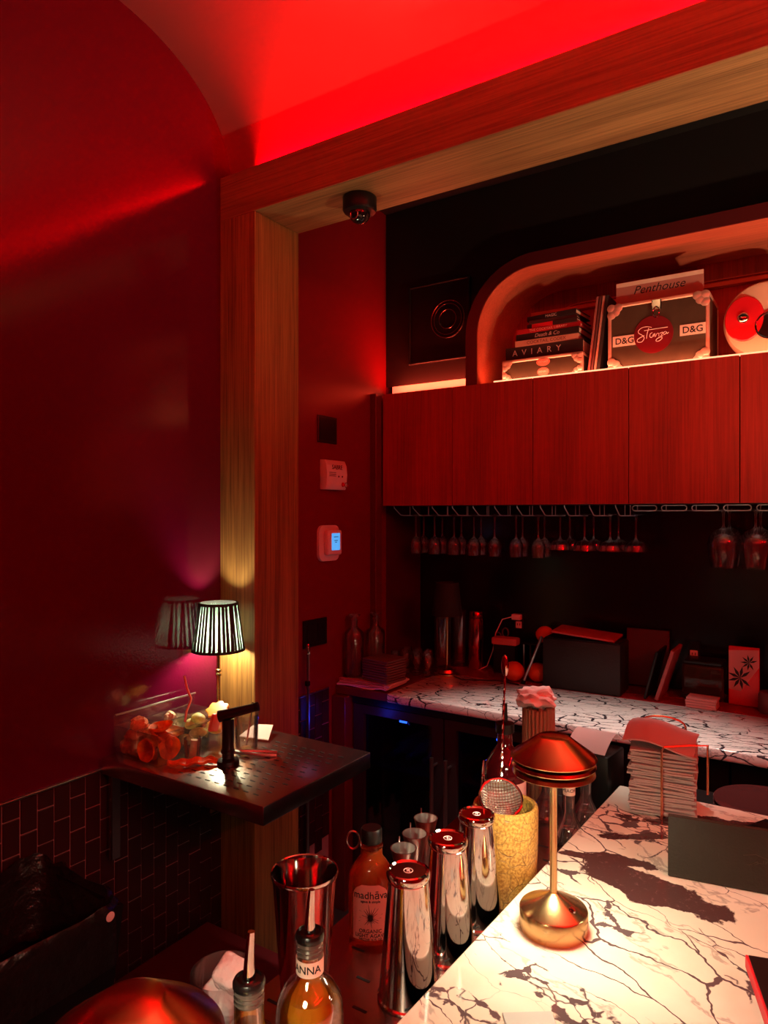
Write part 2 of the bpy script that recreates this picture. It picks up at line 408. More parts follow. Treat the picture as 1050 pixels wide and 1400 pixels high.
# upper black wall with the arched niche cut through it
def arch(x0, x1, z0, z1, r, n=14):
    p = [(x0, z0)]
    for i in range(n + 1):
        a = PI - PI / 2 * i / n; p.append((x0 + r + r * math.cos(a), z1 - r + r * math.sin(a)))
    for i in range(n + 1):
        a = PI / 2 - PI / 2 * i / n; p.append((x1 - r + r * math.cos(a), z1 - r + r * math.sin(a)))
    p.append((x1, z0)); return p
AX0, AX1, AZ1 = -1.265, .16, 2.655
SH = 2.199
def ring_between(outer, inner, y0, y1):
    """solid between two open arches, from y0 to y1"""
    bm = bm_(); n = len(outer)
    V = [[bm.verts.new((x, y, z)) for x, z in poly] for poly in (outer, inner) for y in (y0, y1)]
    o0, o1, i0, i1 = V
    for i in range(n - 1):
        bm.faces.new((o0[i], o0[i + 1], i0[i + 1], i0[i])); bm.faces.new((o1[i], i1[i], i1[i + 1], o1[i + 1]))
        bm.faces.new((o0[i], o1[i], o1[i + 1], o0[i + 1])); bm.faces.new((i0[i], i0[i + 1], i1[i + 1], i1[i]))
    for k in (0, n - 1): bm.faces.new((o0[k], i0[k], i1[k], o1[k]))
    return bm
def wall_with_arch(y0, y1, xl, xr, zt, zb):
    inner = arch(AX0 - .05, AX1 + .05, zb, AZ1 + .05, .30)
    outer = []
    n = len(inner); 
    for i, (x, z) in enumerate(inner):
        if i == 0: outer.append((xl, zb)); continue
        if i == n - 1: outer.append((xr, zb)); continue
        h = (n - 2) // 2
        k = i - 1
        if k < h:
            f = k / (h - 1); outer.append((xl + (AX0 + .25 - xl) * max(0, f * 2 - 1), (AZ1 - .25) + (zt - AZ1 + .25) * min(1, f * 2)))
        else:
            f = (k - h) / (h - 1); outer.append((AX1 - .25 + (xr - AX1 + .25) * min(1, f * 2), zt - (zt - AZ1 + .25) * max(0, f * 2 - 1)))
    return ring_between(outer, inner, y0, y1)
struct('wall_upper', wall_with_arch(2.755, 2.770, XW, XR, 3.06, SH + .048), 'blackwall')
nf = struct('trim_4', ring_between(arch(AX0 - .05, AX1 + .05, SH, AZ1 + .05, .30), arch(AX0, AX1, SH, AZ1, .25), 2.685, 3.07), 'oakN', label='oak lined arched niche above the cabinets')
ed = obj('arch_face', ring_between(arch(AX0 - .051, AX1 + .051, SH, AZ1 + .051, .301), arch(AX0 + .0, AX1 - .0, SH, AZ1, .25), 2.676, 2.684), M['darkred'], nf)
struct('wall_niche', boxr(AX0, AX1, 3.055, 3.075, SH, AZ1), M['redoak'])
struct('trim_5', ring_between(arch(AX0 + .10, AX1 - .10, SH, AZ1 - .07, .24), arch(AX0 + .104, AX1 - .104, SH, AZ1 - .074, .236), 3.045, 3.055), 'oakN', label='thin arched moulding at the back of the niche')
struct('trim_6', boxr(AX0 + .11, AX1 - .11, 3.02, 3.054, 2.55, 2.565), 'oakN', label='narrow ledge along the back of the niche')
tag(obj('led_strip', boxr(-1.20, .12, 2.706, 2.712, SH, SH + .011), mat('warm_shelf_led', (.9, .6, .4), .5, emit=(1, .42, .20), es=2.0)), 'thin warm LED strip along the front of the arched shelf', 'light strip')
st = tag(obj('led_strip', boxr(-1.735, -1.318, 2.757, 2.767, 2.203, 2.246), 'led'), 'glowing salmon LED strip above the leftmost cabinets', 'light strip')

# ------------------------------------------------------------------ wall cabinets
edges = [-1.735, -1.378, -1.015, -.641, -.270, .101, .472]
cl = ['leftmost oak wall cabinet, next to the corner post', 'oak wall cabinet below the stack of books, second from the left', 'oak wall cabinet below the left half of the big flight case, third from the left', 'oak wall cabinet below the right half of the big flight case and red disc', 'oak wall cabinet at the right edge of the photograph', 'oak wall cabinet just beyond the right edge of the photograph']
for i in range(6):
    x0, x1 = edges[i], edges[i + 1]
    t = thing('wall_cabinet', cl[i], 'cabinet', ((x0 + x1) / 2, YC + .02, 1.687), 0, 'row of oak wall cabinets')
    wd = x1 - x0
    obj('body', box((0, .195, .256), (wd - .0008, .385, .508)), 'black', t)
    obj('door', box((0, -.009, .256), (wd - .0035, .020, .509), .001), 'redoak', t)
# ------------------------------------------------------------------ glass rack below the cabinets
M['wire'] = mat('chromed_wire', (.75, .70, .68), .3, .5)
rk = thing('glass_rack', 'bright wire glass rack under the wall cabinets', 'glass rack', (0, 0, 1.686))
for i in range(11):
    x = -1.70 + .1 * i
    obj('wire', tube([(x, 2.715, 0), (x, 2.718, -.008), (x, 2.775, -.040), (x, 2.80, -.042), (x, 3.03, -.042)], .0022, 6), 'wire', rk)
    obj('wire', tube([(x, 2.86, 0), (x, 2.86, -.042)], .0018, 6), 'wire', rk)
    obj('wire', tube([(x + .035, 2.80, 0), (x + .035, 2.80, -.042), (x, 2.80, -.042)], .0018, 6), 'wire', rk)
for i in range(10):
    x = -.60 + .105 * i
    for s in (-1, 1): obj('wire', tube([(x + s * .036, 2.745, -.022), (x + s * .036, 3.03, -.022)], .0024, 6), 'wire', rk)
    obj('wire', tube([(x + (.034 + .010 * math.cos(PI * k / 6 - PI / 2)) * (1 if k < 7 else -1), 2.745, -.013 + .010 * math.sin(PI * k / 6 - PI / 2) * (1 if k < 7 else -1)) if k < 7 else (x - .034 - .010 * math.cos(PI * (k - 7) / 6 - PI / 2), 2.745, -.013 - .010 * math.sin(PI * (k - 7) / 6 - PI / 2)) for k in range(14)], .0022, 6, True), 'wire', rk)
    obj('wire', tube([(x - .036, 2.79, 0), (x - .036, 2.79, -.022)], .002, 6), 'wire', rk)
def glass_profile(kind):
    if kind == 'wine':      # hangs: foot up at z=0
        out = [(0, 0), (.030, -.001), (.031, -.003), (.006, -.008), (.0035, -.02), (.0032, -.095), (.006, -.103), (.020, -.112), (.030, -.130), (.0315, -.148), (.028, -.185)]
        inn = [(.0270, -.185), (.0303, -.148), (.0288, -.131), (.019, -.114), (0, -.106)]
    elif kind == 'coupe':
        out = [(0, 0), (.034, -.001), (.035, -.003), (.006, -.008), (.0035, -.02), (.0032, -.098), (.007, -.105), (.030, -.114), (.044, -.127), (.048, -.150)]
        inn = [(.047, -.150), (.043, -.128), (.029, -.116), (0, -.108)]
    else:
        out = [(0, 0), (.038, -.001), (.039, -.003), (.007, -.009), (.004, -.025), (.0038, -.062), (.008, -.070), (.032, -.082), (.050, -.105), (.055, -.130), (.051, -.170), (.043, -.215)]
        inn = [(.042, -.215), (.050, -.170), (.0538, -.130), (.0488, -.106), (.031, -.084), (0, -.073)]
    return out + inn
protos = {}
def hang(kind, x, y, z, label, group):
    if kind not in protos:
        o = obj({'wine': 'wine_glass', 'coupe': 'coupe_glass', 'big': 'large_wine_glass'}[kind], lathe(glass_profile(kind), 24), 'thin'); protos[kind] = o
    else:
        o = protos[kind].copy(); COL.objects.link(o)
    o.location = (x, y, z); tag(o, label, 'glass', group)
ORD = ['first', 'second', 'third', 'fourth', 'fifth', 'sixth', 'seventh']
for i in range(7):
    hang('wine', -1.65 + .1 * i, 2.83, 1.650, 'small wine glass hanging in the front row of the rack, %s from the left' % ORD[i], 'small wine glasses hanging at the left')
    if i not in (4,): hang('wine', -1.65 + .1 * i, 2.905, 1.650, 'small wine glass hanging in the rear row of the rack, %s from the left' % ORD[i - (i > 4)], 'small wine glasses hanging at the left')
for k, (x, y) in enumerate(((-.955, 2.83), (-.95, 2.94), (-.85, 2.82), (-.845, 2.93), (-.75, 2.83), (-.745, 2.94), (-.655, 2.85))):
    hang('coupe', x, y, 1.652, 'shallow coupe glass hanging in the middle of the rack, %s row, %s from the left' % (('rear', ORD[k // 2]) if k % 2 else ('front', ORD[k // 2])), 'coupe glasses hanging in the middle')
for x, y, l in ((-.336, 2.80, 'large wine glass hanging at the right, left one of the front pair'), (-.231, 2.79, 'large wine glass hanging at the right edge of the photograph'), (-.330, 2.92, 'large wine glass hanging behind the front pair, left one'), (-.225, 2.91, 'large wine glass hanging behind the front pair, right one')):
    hang('big', x, y, 1.6705, l, 'large wine glasses hanging at the right')

# ------------------------------------------------------------------ things on the shelf in the arch
M['casegrey'] = mat('case_panel', (.060, .048, .028), .5, var=.15, vscale=20)
M['casetrim'] = mat('case_aluminium', (.80, .62, .50), .35, .6)
def clover(bm, x, z, y, s, sx, sz):
    for dx, dz in ((0, 0), (sx, 0), (0, sz), (sx * .62, sz * .62)):
        add_lathe(bm, [(0, .004), (s * .36, .0035), (s * .48, .0015), (s * .5, 0)], 12, (0, 0, 0), m=Matrix.Translation((x + dx * s * .75, y, z + dz * s * .75)) @ Matrix.Rotation(R(90), 4, 'X'))
def flight_case(name, label, loc, rot, W, D, Hh, lid=None):
    t = thing(name, label, 'flight case', loc, rot)
    if Hh > .15:      # open-topped record case
        bm = bm_()
        for c_, s_ in (((0, .006, Hh / 2), (W - .006, .006, Hh - .006)), ((0, D - .006, Hh / 2), (W - .006, .006, Hh - .006)), ((-W / 2 + .006, D / 2, Hh / 2), (.006, D - .018, Hh - .006)), ((W / 2 - .006, D / 2, Hh / 2), (.006, D - .018, Hh - .006)), ((0, D / 2, .006), (W - .018, D - .018, .006))): add_box(bm, c_, s_)
        obj('shell', bm, 'casegrey', t)
        obj('foam_pad', box((0, D / 2, .023), (W - .03, D - .03, .026)), 'blackplastic', t)
    else: obj('shell', box((0, D / 2, Hh / 2), (W - .006, D - .006, Hh - .004)), 'casegrey', t)
    e = .013
    for z in (e / 2, Hh - e / 2):
        obj('edge_trim', box((0, e / 2, z), (W, e, e), .003), 'casetrim', t)
        obj('edge_trim', box((0, D - e / 2, z), (W, e, e), .003), 'casetrim', t)
        for s in (-1, 1): obj('edge_trim', box((s * (W / 2 - e / 2), D / 2, z), (e, D - 2 * e, e), .003), 'casetrim', t)
    for s in (-1, 1):
        for y in (e / 2, D - e / 2): obj('edge_trim', box((s * (W / 2 - e / 2), y, Hh / 2), (e, e, Hh - 2 * e), .003), 'casetrim', t)
    for s in (-1, 1):
        for z, d in ((.014, 1), (Hh - .014, -1)):
            bm = bm_(); clover(bm, s * (W / 2 - .014), z, -.001, .034 if Hh > .15 else .026, -s, d)
            obj('corner_bracket', bm, 'casetrim', t)
    return t
big = flight_case('flight_case', 'large flight case with round red sticker and two white stickers', (-.557, 2.750, SH + .001), 0, .362, .24, .262)
lt = obj('latch', box((.0, -.005, .236), (.034, .010, .042), .003), 'steel', big)
obj('latch_ring', tube([(.011 * math.cos(a * PI / 8), -.012, .208 + .020 * math.sin(a * PI / 8)) for a in range(16)], .0022, 6, True), 'steel', lt)
st = obj('round_sticker', lathe([(0, 0), (.071, 0), (.071, .0012), (0, .0012)], 40), mat('red_sticker', (.15, .005, .012), .4), big, (-.012, .0012, .128), (R(90), 0, 0), label='round dark red sticker with white handwriting')
strokes = [[(345, 412), (322, 407), (290, 412), (268, 428), (266, 446), (290, 462), (300, 480), (284, 503), (260, 502), (262, 485), (300, 462)],
           [(328, 415), (318, 450), (314, 482)], [(300, 432), (370, 420), (440, 411)],
           [(350, 444), (337, 452), (334, 470), (346, 474), (357, 452), (356, 470), (364, 448), (366, 472), (376, 452), (386, 450), (388, 470)],
           [(392, 450), (412, 443), (398, 470), (408, 478), (390, 496), (372, 498), (376, 484), (412, 464)],
           [(428, 437), (416, 446), (418, 458), (431, 448), (432, 440), (436, 452), (446, 442)]]
bm = bm_()
for s in strokes:
    pts = []
    for i in range(len(s) - 1):
        for k in range(4):
            f = k / 4
            p0 = s[max(i - 1, 0)]; p1 = s[i]; p2 = s[i + 1]; p3 = s[min(i + 2, len(s) - 1)]
            q = [.5 * (2 * p1[j] + (p2[j] - p0[j]) * f + (2 * p0[j] - 5 * p1[j] + 4 * p2[j] - p3[j]) * f * f + (-p0[j] + 3 * p1[j] - 3 * p2[j] + p3[j]) * f ** 3) for j in (0, 1)]
            pts.append(q)
    pts.append(s[-1])
    add_tube(bm, [((x - 355) / 118 * .071, -((y - 455) + .125 * (x - 355)) / 118 * .071, .0016) for x, y in pts], .0013, 5)
obj('handwriting', bm, 'white', st, label='white handwritten word Stanza')
for x, z in ((-.118, .118), (.125, .128)):
    s_ = obj('sticker', box((0, -.0006, 0), (.088, .0012, .040)), mat('cream_paper', (.85, .72, .58), .6), big, (x, .0016, z))
    obj('lettering', xf(text_bm('D&G', .034, .0006, bold=.0004), FACE), mat('ink', (.01, .008, .008), .6), s_, (0, -.0014, -.001))
# record sleeves standing in the open back of the case
rc = tag(obj('record_sleeve', box((0, 0, .1575), (.315, .006, .315), .001), mat('pink_sleeve', (.45, .22, .18), .5)), 'pink record sleeve with script title standing in the big flight case', 'record', 'records on the shelf')
rc.location = (-.557, 2.785, SH + .038)
obj('script_title', xf(text_bm('Penthouse', .044, .0006, .35), FACE), 'ink' if False else MATS['ink'], rc, (.0, -.0036, .276))
obj('sleeve_band', box((0, -.0033, .306), (.314, .0006, .016)), MATS['cream_paper'], rc)
# row of leaning records
cols = [(.30, .10, .09), (.10, .03, .03), (.45, .25, .20), (.02, .02, .02)]
for i in range(4):
    o = tag(obj('record_sleeve', box((0, 0, .155), (.0085 if i < 3 else .012, .24, .31), .0006), mat('sleeve_edge_%s' % 'abcd'[i], cols[i], .55)), ['leftmost leaning record sleeve with pale edge, beside the books', 'second leaning record sleeve, dark red edge', 'third leaning record sleeve with dusty pink edge', 'black leaning record sleeve nearest the big flight case'][i], 'record', 'leaning record sleeves')
    o.location = (-.820 + .0125 * i, 2.885, SH + .004); o.rotation_euler = (0, R(7), 0)
# small flight case with books
small = flight_case('flight_case', 'small flat flight case under the stack of books', (-1.008, 2.750, SH + .001), 0, .345, .22, .100)
for z, w_ in ((.076, .058), (.036, .05)):
    s_ = obj('round_sticker', lathe([(0, 0), (1, 0), (1, .0012), (0, .0012)], 28, sx=w_ / 2, sy=.017), mat('salmon_sticker', (.65, .22, .16), .5), small, (.008, .0012, z), (R(90), 0, 0))
    obj('lettering', text_bm('WHAT', .014, .0004), MATS['cream_paper'], s_, (0, 0, .0016))
bz = SH + .1025
bk = [('AVIARY', .052, .330, (.018, .014, .014), (.62, .5, .45), -1.005, 'thick black book lettered AVIARY at the bottom of the stack'),
      ('COCKTAIL CODEX', .024, .268, (.46, .27, .20), (.12, .04, .03), -.993, 'tan book lettered COCKTAIL CODEX, second from the bottom'),
      ('Death & Co', .027, .270, (.015, .012, .012), (.45, .35, .32), -.990, 'black book with silver script title, third from the bottom'),
      ('THE COCKTAIL LIBRARY', .018, .268, (.40, .012, .02), (.75, .35, .3), -.985, 'red spined book in the middle of the stack'),
      ('', .017, .215, (.03, .02, .02), (.5, .3, .3), -.970, 'thin dark book, third from the top of the stack'),
      ('', .013, .20, (.05, .02, .02), (.5, .3, .3), -.965, 'thin dark brown book, second from the top'),
      ('MAGIC', .020, .215, (.02, .016, .018), (.55, .45, .42), -.972, 'small dark book lying on top of the stack')]
for i, (ti, h, wd, c, tc_, x, lab) in enumerate(bk):
    t = thing('book', lab, 'book', (x, 2.765, bz), R([0, 1, -1.5, 1, -3, 2, -5][i]), 'books stacked on the small flight case')
    dp = .20 - .008 * i
    cm = mat('book_cover_' + 'abcdefg'[i], c, .45)
    bm = bm_(); cv = .0022
    add_box(bm, (0, dp / 2, cv / 2), (wd, dp, cv)); add_box(bm, (0, dp / 2, h - cv / 2), (wd, dp, cv)); add_box(bm, (0, cv / 2, h / 2), (wd, cv, h - 2 * cv))
    obj('cover', bm, cm, t)
    obj('page_block', box((0, dp / 2 + .001, h / 2), (wd - .010, dp - .008, h - 2 * cv)), MATS['cream_paper'], t)
    if ti:
        sz = min(h * .80, 1.5 * wd / len(ti)) if ti != 'AVIARY' else .034
        bm = text_bm('  '.join(ti) if ti == 'AVIARY' else ti, sz, .0006, .3 if ti[0] == 'D' else 0)
        obj('spine_title', xf(bm, FACE), mat('spine_ink_' + 'abcdefg'[i], tc_, .4), t, (-.03 if ti == 'AVIARY' else 0, -.0004, h / 2))
    if i == 4: obj('red_bookmark', box((-.04, -.001, h / 2), (.09, .002, h * .9)), mat('bright_red_card', (.6, .01, .02), .5), t)
    bz += h + .0006
# retro cream player with a red disc and a dark lens, at the right
M['cream'] = mat('cream_enamel', (.82, .62, .44), .3)
rp = thing('retro_player', 'cream oval retro player with red disc and chrome hub', 'record player', (-.205, 2.790, SH + .001), 0)
obj('body', lathe([(0, .03), (.10, .03), (.132, .024), (.140, .010), (.140, -.03), (0, -.03)], 48, sx=.95, sy=1.0), 'cream', rp, (0, .035, .142), (R(90 - 4), 0, 0))
rd = obj('red_disc', lathe([(0, .004), (.078, .003), (.082, 0), (.082, -.002), (0, -.002)], 40, sx=.78, sy=1), mat('red_enamel', (.62, .01, .02), .25), rp, (-.062, .0005, .150), (R(90 - 4), 0, 0))
obj('chrome_hub', lathe([(0, .012), (.010, .011), (.017, .007), (.021, 0)], 24), 'steel', rd, (-.004, .004, .003))
rl = obj('dark_lens', lathe([(0, .003), (.040, .003), (.044, 0)], 32), 'black', rp, (.02, -.0015, .115), (R(90 - 4), 0, 0))
obj('chrome_ring', tube([(.046 * math.cos(2 * PI * k / 28), .046 * math.sin(2 * PI * k / 28), .002) for k in range(28)], .004, 8, True), 'steel', rl)
# framed black record hanging on the black wall
fr = thing('framed_record', 'black framed disc with shiny rings hanging left of the arch', 'picture', (-1.480, 2.753, 2.335), 0)
obj('backing', box((0, -.008, .175), (.296, .012, .340)), 'black', fr)
for s in (-1, 1):
    obj('frame_bar', box((s * .149, -.012, .175), (.010, .022, .356), .002), 'blackplastic', fr)
    obj('frame_bar', box((0, -.012, .175 + s * .173), (.288, .022, .010), .002), 'blackplastic', fr)
dk = obj('disc', lathe([(0, .002), (.082, .002), (.084, 0), (0, 0)], 48), mat('vinyl', (.01, .008, .008), .12), fr, (.046, -.0142, .180), (R(90), 0, 0))
for r_, th in ((.082, .0022), (.068, .0012), (.042, .0016)):
    obj('ring', tube([(r_ * math.cos(2 * PI * k / 48), r_ * math.sin(2 * PI * k / 48), .002) for k in range(48)], th, 6, True), 'steel', dk)

# ------------------------------------------------------------------ devices on the recessed side wall and the beam
dc = thing('security_camera', 'black dome security camera under the oak beam', 'camera', (-1.262, 1.81, 2.655))
obj('housing', lathe([(0, -.0005), (.052, -.0005), (.054, -.004), (.054, -.040), (.050, -.047), (.036, -.050), (0, -.050)], 32), 'blackplastic', dc)
obj('dome', lathe([(.034, -.050)] + [(.034 * math.cos(a * PI / 16), -.050 - .034 * math.sin(a * PI / 16)) for a in range(1, 8)] + [(0, -.084)], 28), mat('dark_dome', (.01, .008, .008), .04), dc)
obj('lens_ring', tube([(.014 * math.cos(2 * PI * k / 20), -.030, -.063 + .014 * math.sin(2 * PI * k / 20)) for k in range(20)], .0022, 6, True), 'steel', dc)
vp = thing('speaker_plate', 'square black wall plate above the alarm', 'wall plate', (XW, 2.297, 1.945))
obj('plate', box((.004, 0, .056), (.008, .128, .112), .002), 'black', vp)
obj('inset', box((.0085, 0, .056), (.001, .108, .092)), 'blackplastic', vp)
al = thing('wall_alarm', 'white wall alarm unit with curved face and small key', 'alarm', (XW, 2.322, 1.752))
poly = [(0, 0), (.030, .0), (.036, .018), (.038, .062), (.036, .100), (.026, .122), (0, .124)]
bm = bm_(); n = len(poly)
Aa = [bm.verts.new((x, -.070, z)) for x, z in poly]; Bb = [bm.verts.new((x, .070, z)) for x, z in poly]
bm.faces.new(Aa); bm.faces.new(Bb[::-1])
for i in range(n): bm.faces.new((Aa[i], Bb[i], Bb[(i + 1) % n], Aa[(i + 1) % n]))
bmesh.ops.bevel(bm, geom=bm.edges[:], offset=.003, segments=2, affect='EDGES', profile=.5)
obj('case', bm, 'white', al)
obj('lettering', xf(text_bm('SABRE', .026, .0006), Matrix.Rotation(R(90), 4, 'Z') @ FACE), MATS['ink'], al, (.0378, 0, .092))
for k in range(3): obj('printed_line', box((.0385, -.032, .070 - .007 * k), (.001, .045, .0022)), MATS['ink'], al)
for y in (.010, .035): obj('indicator', lathe([(0, .002), (.0035, .001), (.004, 0)], 12), MATS['ink'], al, (.038, y, .055), (0, R(90), 0))
kl = obj('key_switch', lathe([(0, .006), (.008, .005), (.010, 0)], 16), MATS['red_enamel'], al, (.037, .040, .022), (0, R(90), 0))
obj('key', tube([(.046, .052 + .010 * math.cos(2 * PI * k / 14), .020 + .010 * math.sin(2 * PI * k / 14)) for k in range(14)], .0018, 6, True), 'steel', al)
th = thing('thermostat', 'white thermostat with lit blue screen', 'thermostat', (XW, 2.302, 1.456))
bm = bm_(); add_box(bm, (.006, 0, .074), (.012, .138, .148)); bmesh.ops.bevel(bm, geom=[e for e in bm.edges if abs((e.verts[0].co - e.verts[1].co).x) > .005], offset=.030, segments=5, affect='EDGES', profile=.5)
obj('back_plate', bm, 'white', th)
bm = bm_(); add_box(bm, (.024, .008, .076), (.024, .098, .104), .008, 3); cs = obj('case', bm, 'white', th)
scr = obj('screen', box((.0365, .012, .080), (.0015, .056, .070), .0005), mat('blue_lcd', (.05, .2, .4), .3, emit=(.09, .42, .95), es=.95), th)
for z, w_ in ((.100, .030), (.085, .024), (.078, .012)): obj('screen_digit', box((.0376, .012, z), (.0006, w_, .003)), mat('lcd_ink', (.02, .1, .25), .4), scr)
sw = thing('switch_plate', 'black double switch plate beside the oak post', 'switch', (XW, 2.215, 1.115))
obj('plate', box((.005, 0, .055), (.010, .150, .110), .002), 'black', sw)
for s in (-1, 1): obj('rocker', box((.011, s * .034, .055), (.004, .045, .075), .001), 'blackplastic', sw)
br = thing('broom_handle', 'thin metal pole leaning on the wall beside the oak post', 'pole', (-1.735, 2.13, 0))
obj('shaft', tube([(0, 0, 0), (0, .002, .56), (0, .004, 1.13)], .007, 10), 'brushed', br)
obj('end_cap', lathe([(0, .012), (.006, .010), (.009, 0), (.009, -.03), (0, -.03)], 12), 'steel', br, (0, .004, 1.13))
obj('clip', box((0, 0, .985), (.018, .018, .02), .003), 'blackplastic', br)

# ------------------------------------------------------------------ back counter
CZ = .929; CF = 2.35
ct = tag(obj('counter_slab', boxr(-1.507, 2.2, CF, 2.80, CZ - .036, CZ, .006, 3), 'marbleB'), 'long white marble back counter slab with black veins', 'counter')
tag(obj('counter_ledge', boxr(-1.507, 2.2, 2.802, YB - .002, CZ - .036, CZ - .001, .002), 'redlac'), 'glossy red ledge running behind the marble back counter', 'counter')
tag(obj('counter_end', boxr(XW + .002, -1.510, CF + .01, YB - .002, CZ - .036, CZ - .001, .002), 'darkred'), 'dark red counter end under the striped towel', 'counter')
tag(obj('end_panel', boxr(XW + .002, -1.70, 2.332, 2.40, 0, CZ - .038, .002), 'darkred'), 'dark red end panel standing left of the wine fridge', 'panel')
# wine fridge with two glass doors
wf = thing('wine_fridge', 'black wine fridge with two glass doors and blue light', 'fridge', (-1.265, 2.40, 0))
obj('cabinet_shell', boxr(-.43, .43, .62, .64, .06, .86), 'black', wf)
for s in (-1, 1): obj('cabinet_side', boxr(s * .42 - .01, s * .42 + .01, .03, .62, .06, .86), 'black', wf)
obj('cabinet_top', boxr(-.43, .43, -.02, .64, .861, .888), 'black', wf)
obj('cabinet_bottom', boxr(-.41, .41, .03, .62, .06, .08), 'black', wf)
obj('kick_plate', boxr(-.43, .43, 0, .03, 0, .055), 'black', wf)
M['doorframe'] = mat('fridge_door_frame', (.030, .018, .020), .35)
for s in (-1, 1):
    d = obj('door', None or (lambda: (lambda bm: ([add_box(bm, c_, s_) for c_, s_ in (((s * .215, 0, .839), (.424, .035, .036)), ((s * .215, 0, .10), (.424, .035, .07)), ((s * .215 - .187, 0, .478), (.05, .035, .686)), ((s * .215 + .187, 0, .478), (.05, .035, .686)))], bm)[1])(bm_()))(), 'doorframe', wf)
    obj('pane', box((s * .215, .004, .478), (.322, .006, .684)), thin_glass('dark_door_glass', (.55, .52, .60), .04, .2, 0), d)
    hx = s * .030
    obj('handle', tube([(hx, -.060, .30), (hx, -.060, .715)], .008, 10), 'brushed', d)
    for z in (.34, .68): obj('handle_mount', tube([(hx, -.06, z), (hx, -.017, z)], .005, 8), 'brushed', d)
    obj('shelf', box((s * .215, .30, .58), (.36, .50, .012)), 'blackplastic', wf)
    obj('shelf', box((s * .215, .30, .33), (.36, .50, .012)), 'blackplastic', wf)
    obj('blue_lamp', box((s * .215, .035, .800), (.034, .010, .010), .002), mat('blue_led', (0, .05, .8), .4, emit=(.02, .12, 1), es=9), wf)
point('fridge_blue_light', (-1.475, 2.46, .785), .35, (.03, .07, 1), .008)
point('fridge_blue_light', (-1.05, 2.46, .785), .12, (.03, .07, 1), .008)
point('fridge_blue_light', (-1.60, 2.25, .80), .15, (.03, .05, 1), .01)
def fridge_bottle(x, z, lab):
    o = tag(obj('wine_bottle', xf(lathe([(0, 0), (.036, .001), (.037, .01), (.037, .19), (.030, .215), (.015, .24), (.014, .29), (0, .291)], 20), Matrix.Rotation(R(90), 4, 'X')), mat('dark_bottle', (.03, .015, .03), .12)), lab, 'bottle', 'bottles lying in the wine fridge')
    o.location = (x, 2.80, z)
for x, z in ((-1.58, .626), (-1.50, .626), (-1.42, .626), (-1.34, .626), (-1.55, .376), (-1.45, .376), (-1.36, .376)):
    fridge_bottle(x, z, 'wine bottle behind the left fridge door, %s shelf, %s from the left' % ('upper' if z > .5 else 'lower', ORD[[-1.58, -1.50, -1.42, -1.34].index(x) if z > .5 else [-1.55, -1.45, -1.36].index(x)]))
for x, z in ((-1.15, .626), (-1.05, .626), (-.95, .626)):
    fridge_bottle(x, z, 'wine bottle behind the right fridge door, %s from the left' % ORD[[-1.15, -1.05, -.95].index(x)])
for i in range(3):
    t = thing('base_cabinet', ['black base cabinet right of the wine fridge', 'black base cabinet below the right half of the back counter', 'black base cabinet beyond the right edge of the photograph'][i], 'cabinet', (-.55 + .56 * i, 2.40, 0), 0, 'black base cabinets')
    obj('body', boxr(-.278, .278, .02, .64, .06, .888), 'black', t)
    dd = obj('door', boxr(-.276, .276, 0, .018, .06, .885, .001), 'black', t)
    obj('handle', tube([(.23, -.03, .5), (.23, -.03, .75)], .006, 8), 'brushed', dd)
    obj('plinth', boxr(-.278, .278, .05, .60, 0, .058), 'black', t)
# towel, folded, with stripes
M['towel'] = mat('towel', (.80, .60, .56), .9, bump=.4, bscale=300)
M['stripe'] = mat('towel_stripe', (.45, .12, .12), .9)
tw = thing('folded_towel', 'folded pink and white striped towel at the end of the counter', 'towel', (-1.645, 2.45, CZ + .006), R(1))
for k in range(3):
    bm = bm_(); bmesh.ops.create_grid(bm, x_segments=24, y_segments=10, size=.5)
    for v in bm.verts:
        x, y = v.co.x, v.co.y
        v.co = Vector((x * (.245 - .006 * k) + .01 * k, y * (.17 - .004 * k), .004 + .008 * k + .0025 * math.sin(9 * x + 5 * y + k * 2)))
        if y < -.42: v.co.z -= .003
        if x > .28: v.co.z = max(.004, v.co.z + .004 * math.sin((x - .28) * 14))
    bmesh.ops.solidify(bm, geom=bm.faces[:], thickness=.006)
    f = obj('fold', bm, 'towel', tw, smooth=60)
    for q in (-.083, -.070): obj('stripe', box((.0, q, .0075 + .008 * k), (.225, .004, .0035), .001), 'stripe', f)
# stack of dark napkins
M['darknap'] = mat('dark_paper', (.13, .065, .065), .8)
nk = thing('napkin_stack', 'stack of dark paper napkins beside the water bottles', 'napkins', (-1.573, 2.435, CZ + .030), R(-8))
for k in range(9):
    bm = box((random.uniform(-.002, .002), random.uniform(-.002, .002), .006 + .0105 * k), (.135 - .001 * (k % 2), .125, .0085), .0025, 2)
    o = obj('napkin', bm, 'darknap', nk, rot=(0, 0, R(random.uniform(-1.5, 1.5))))
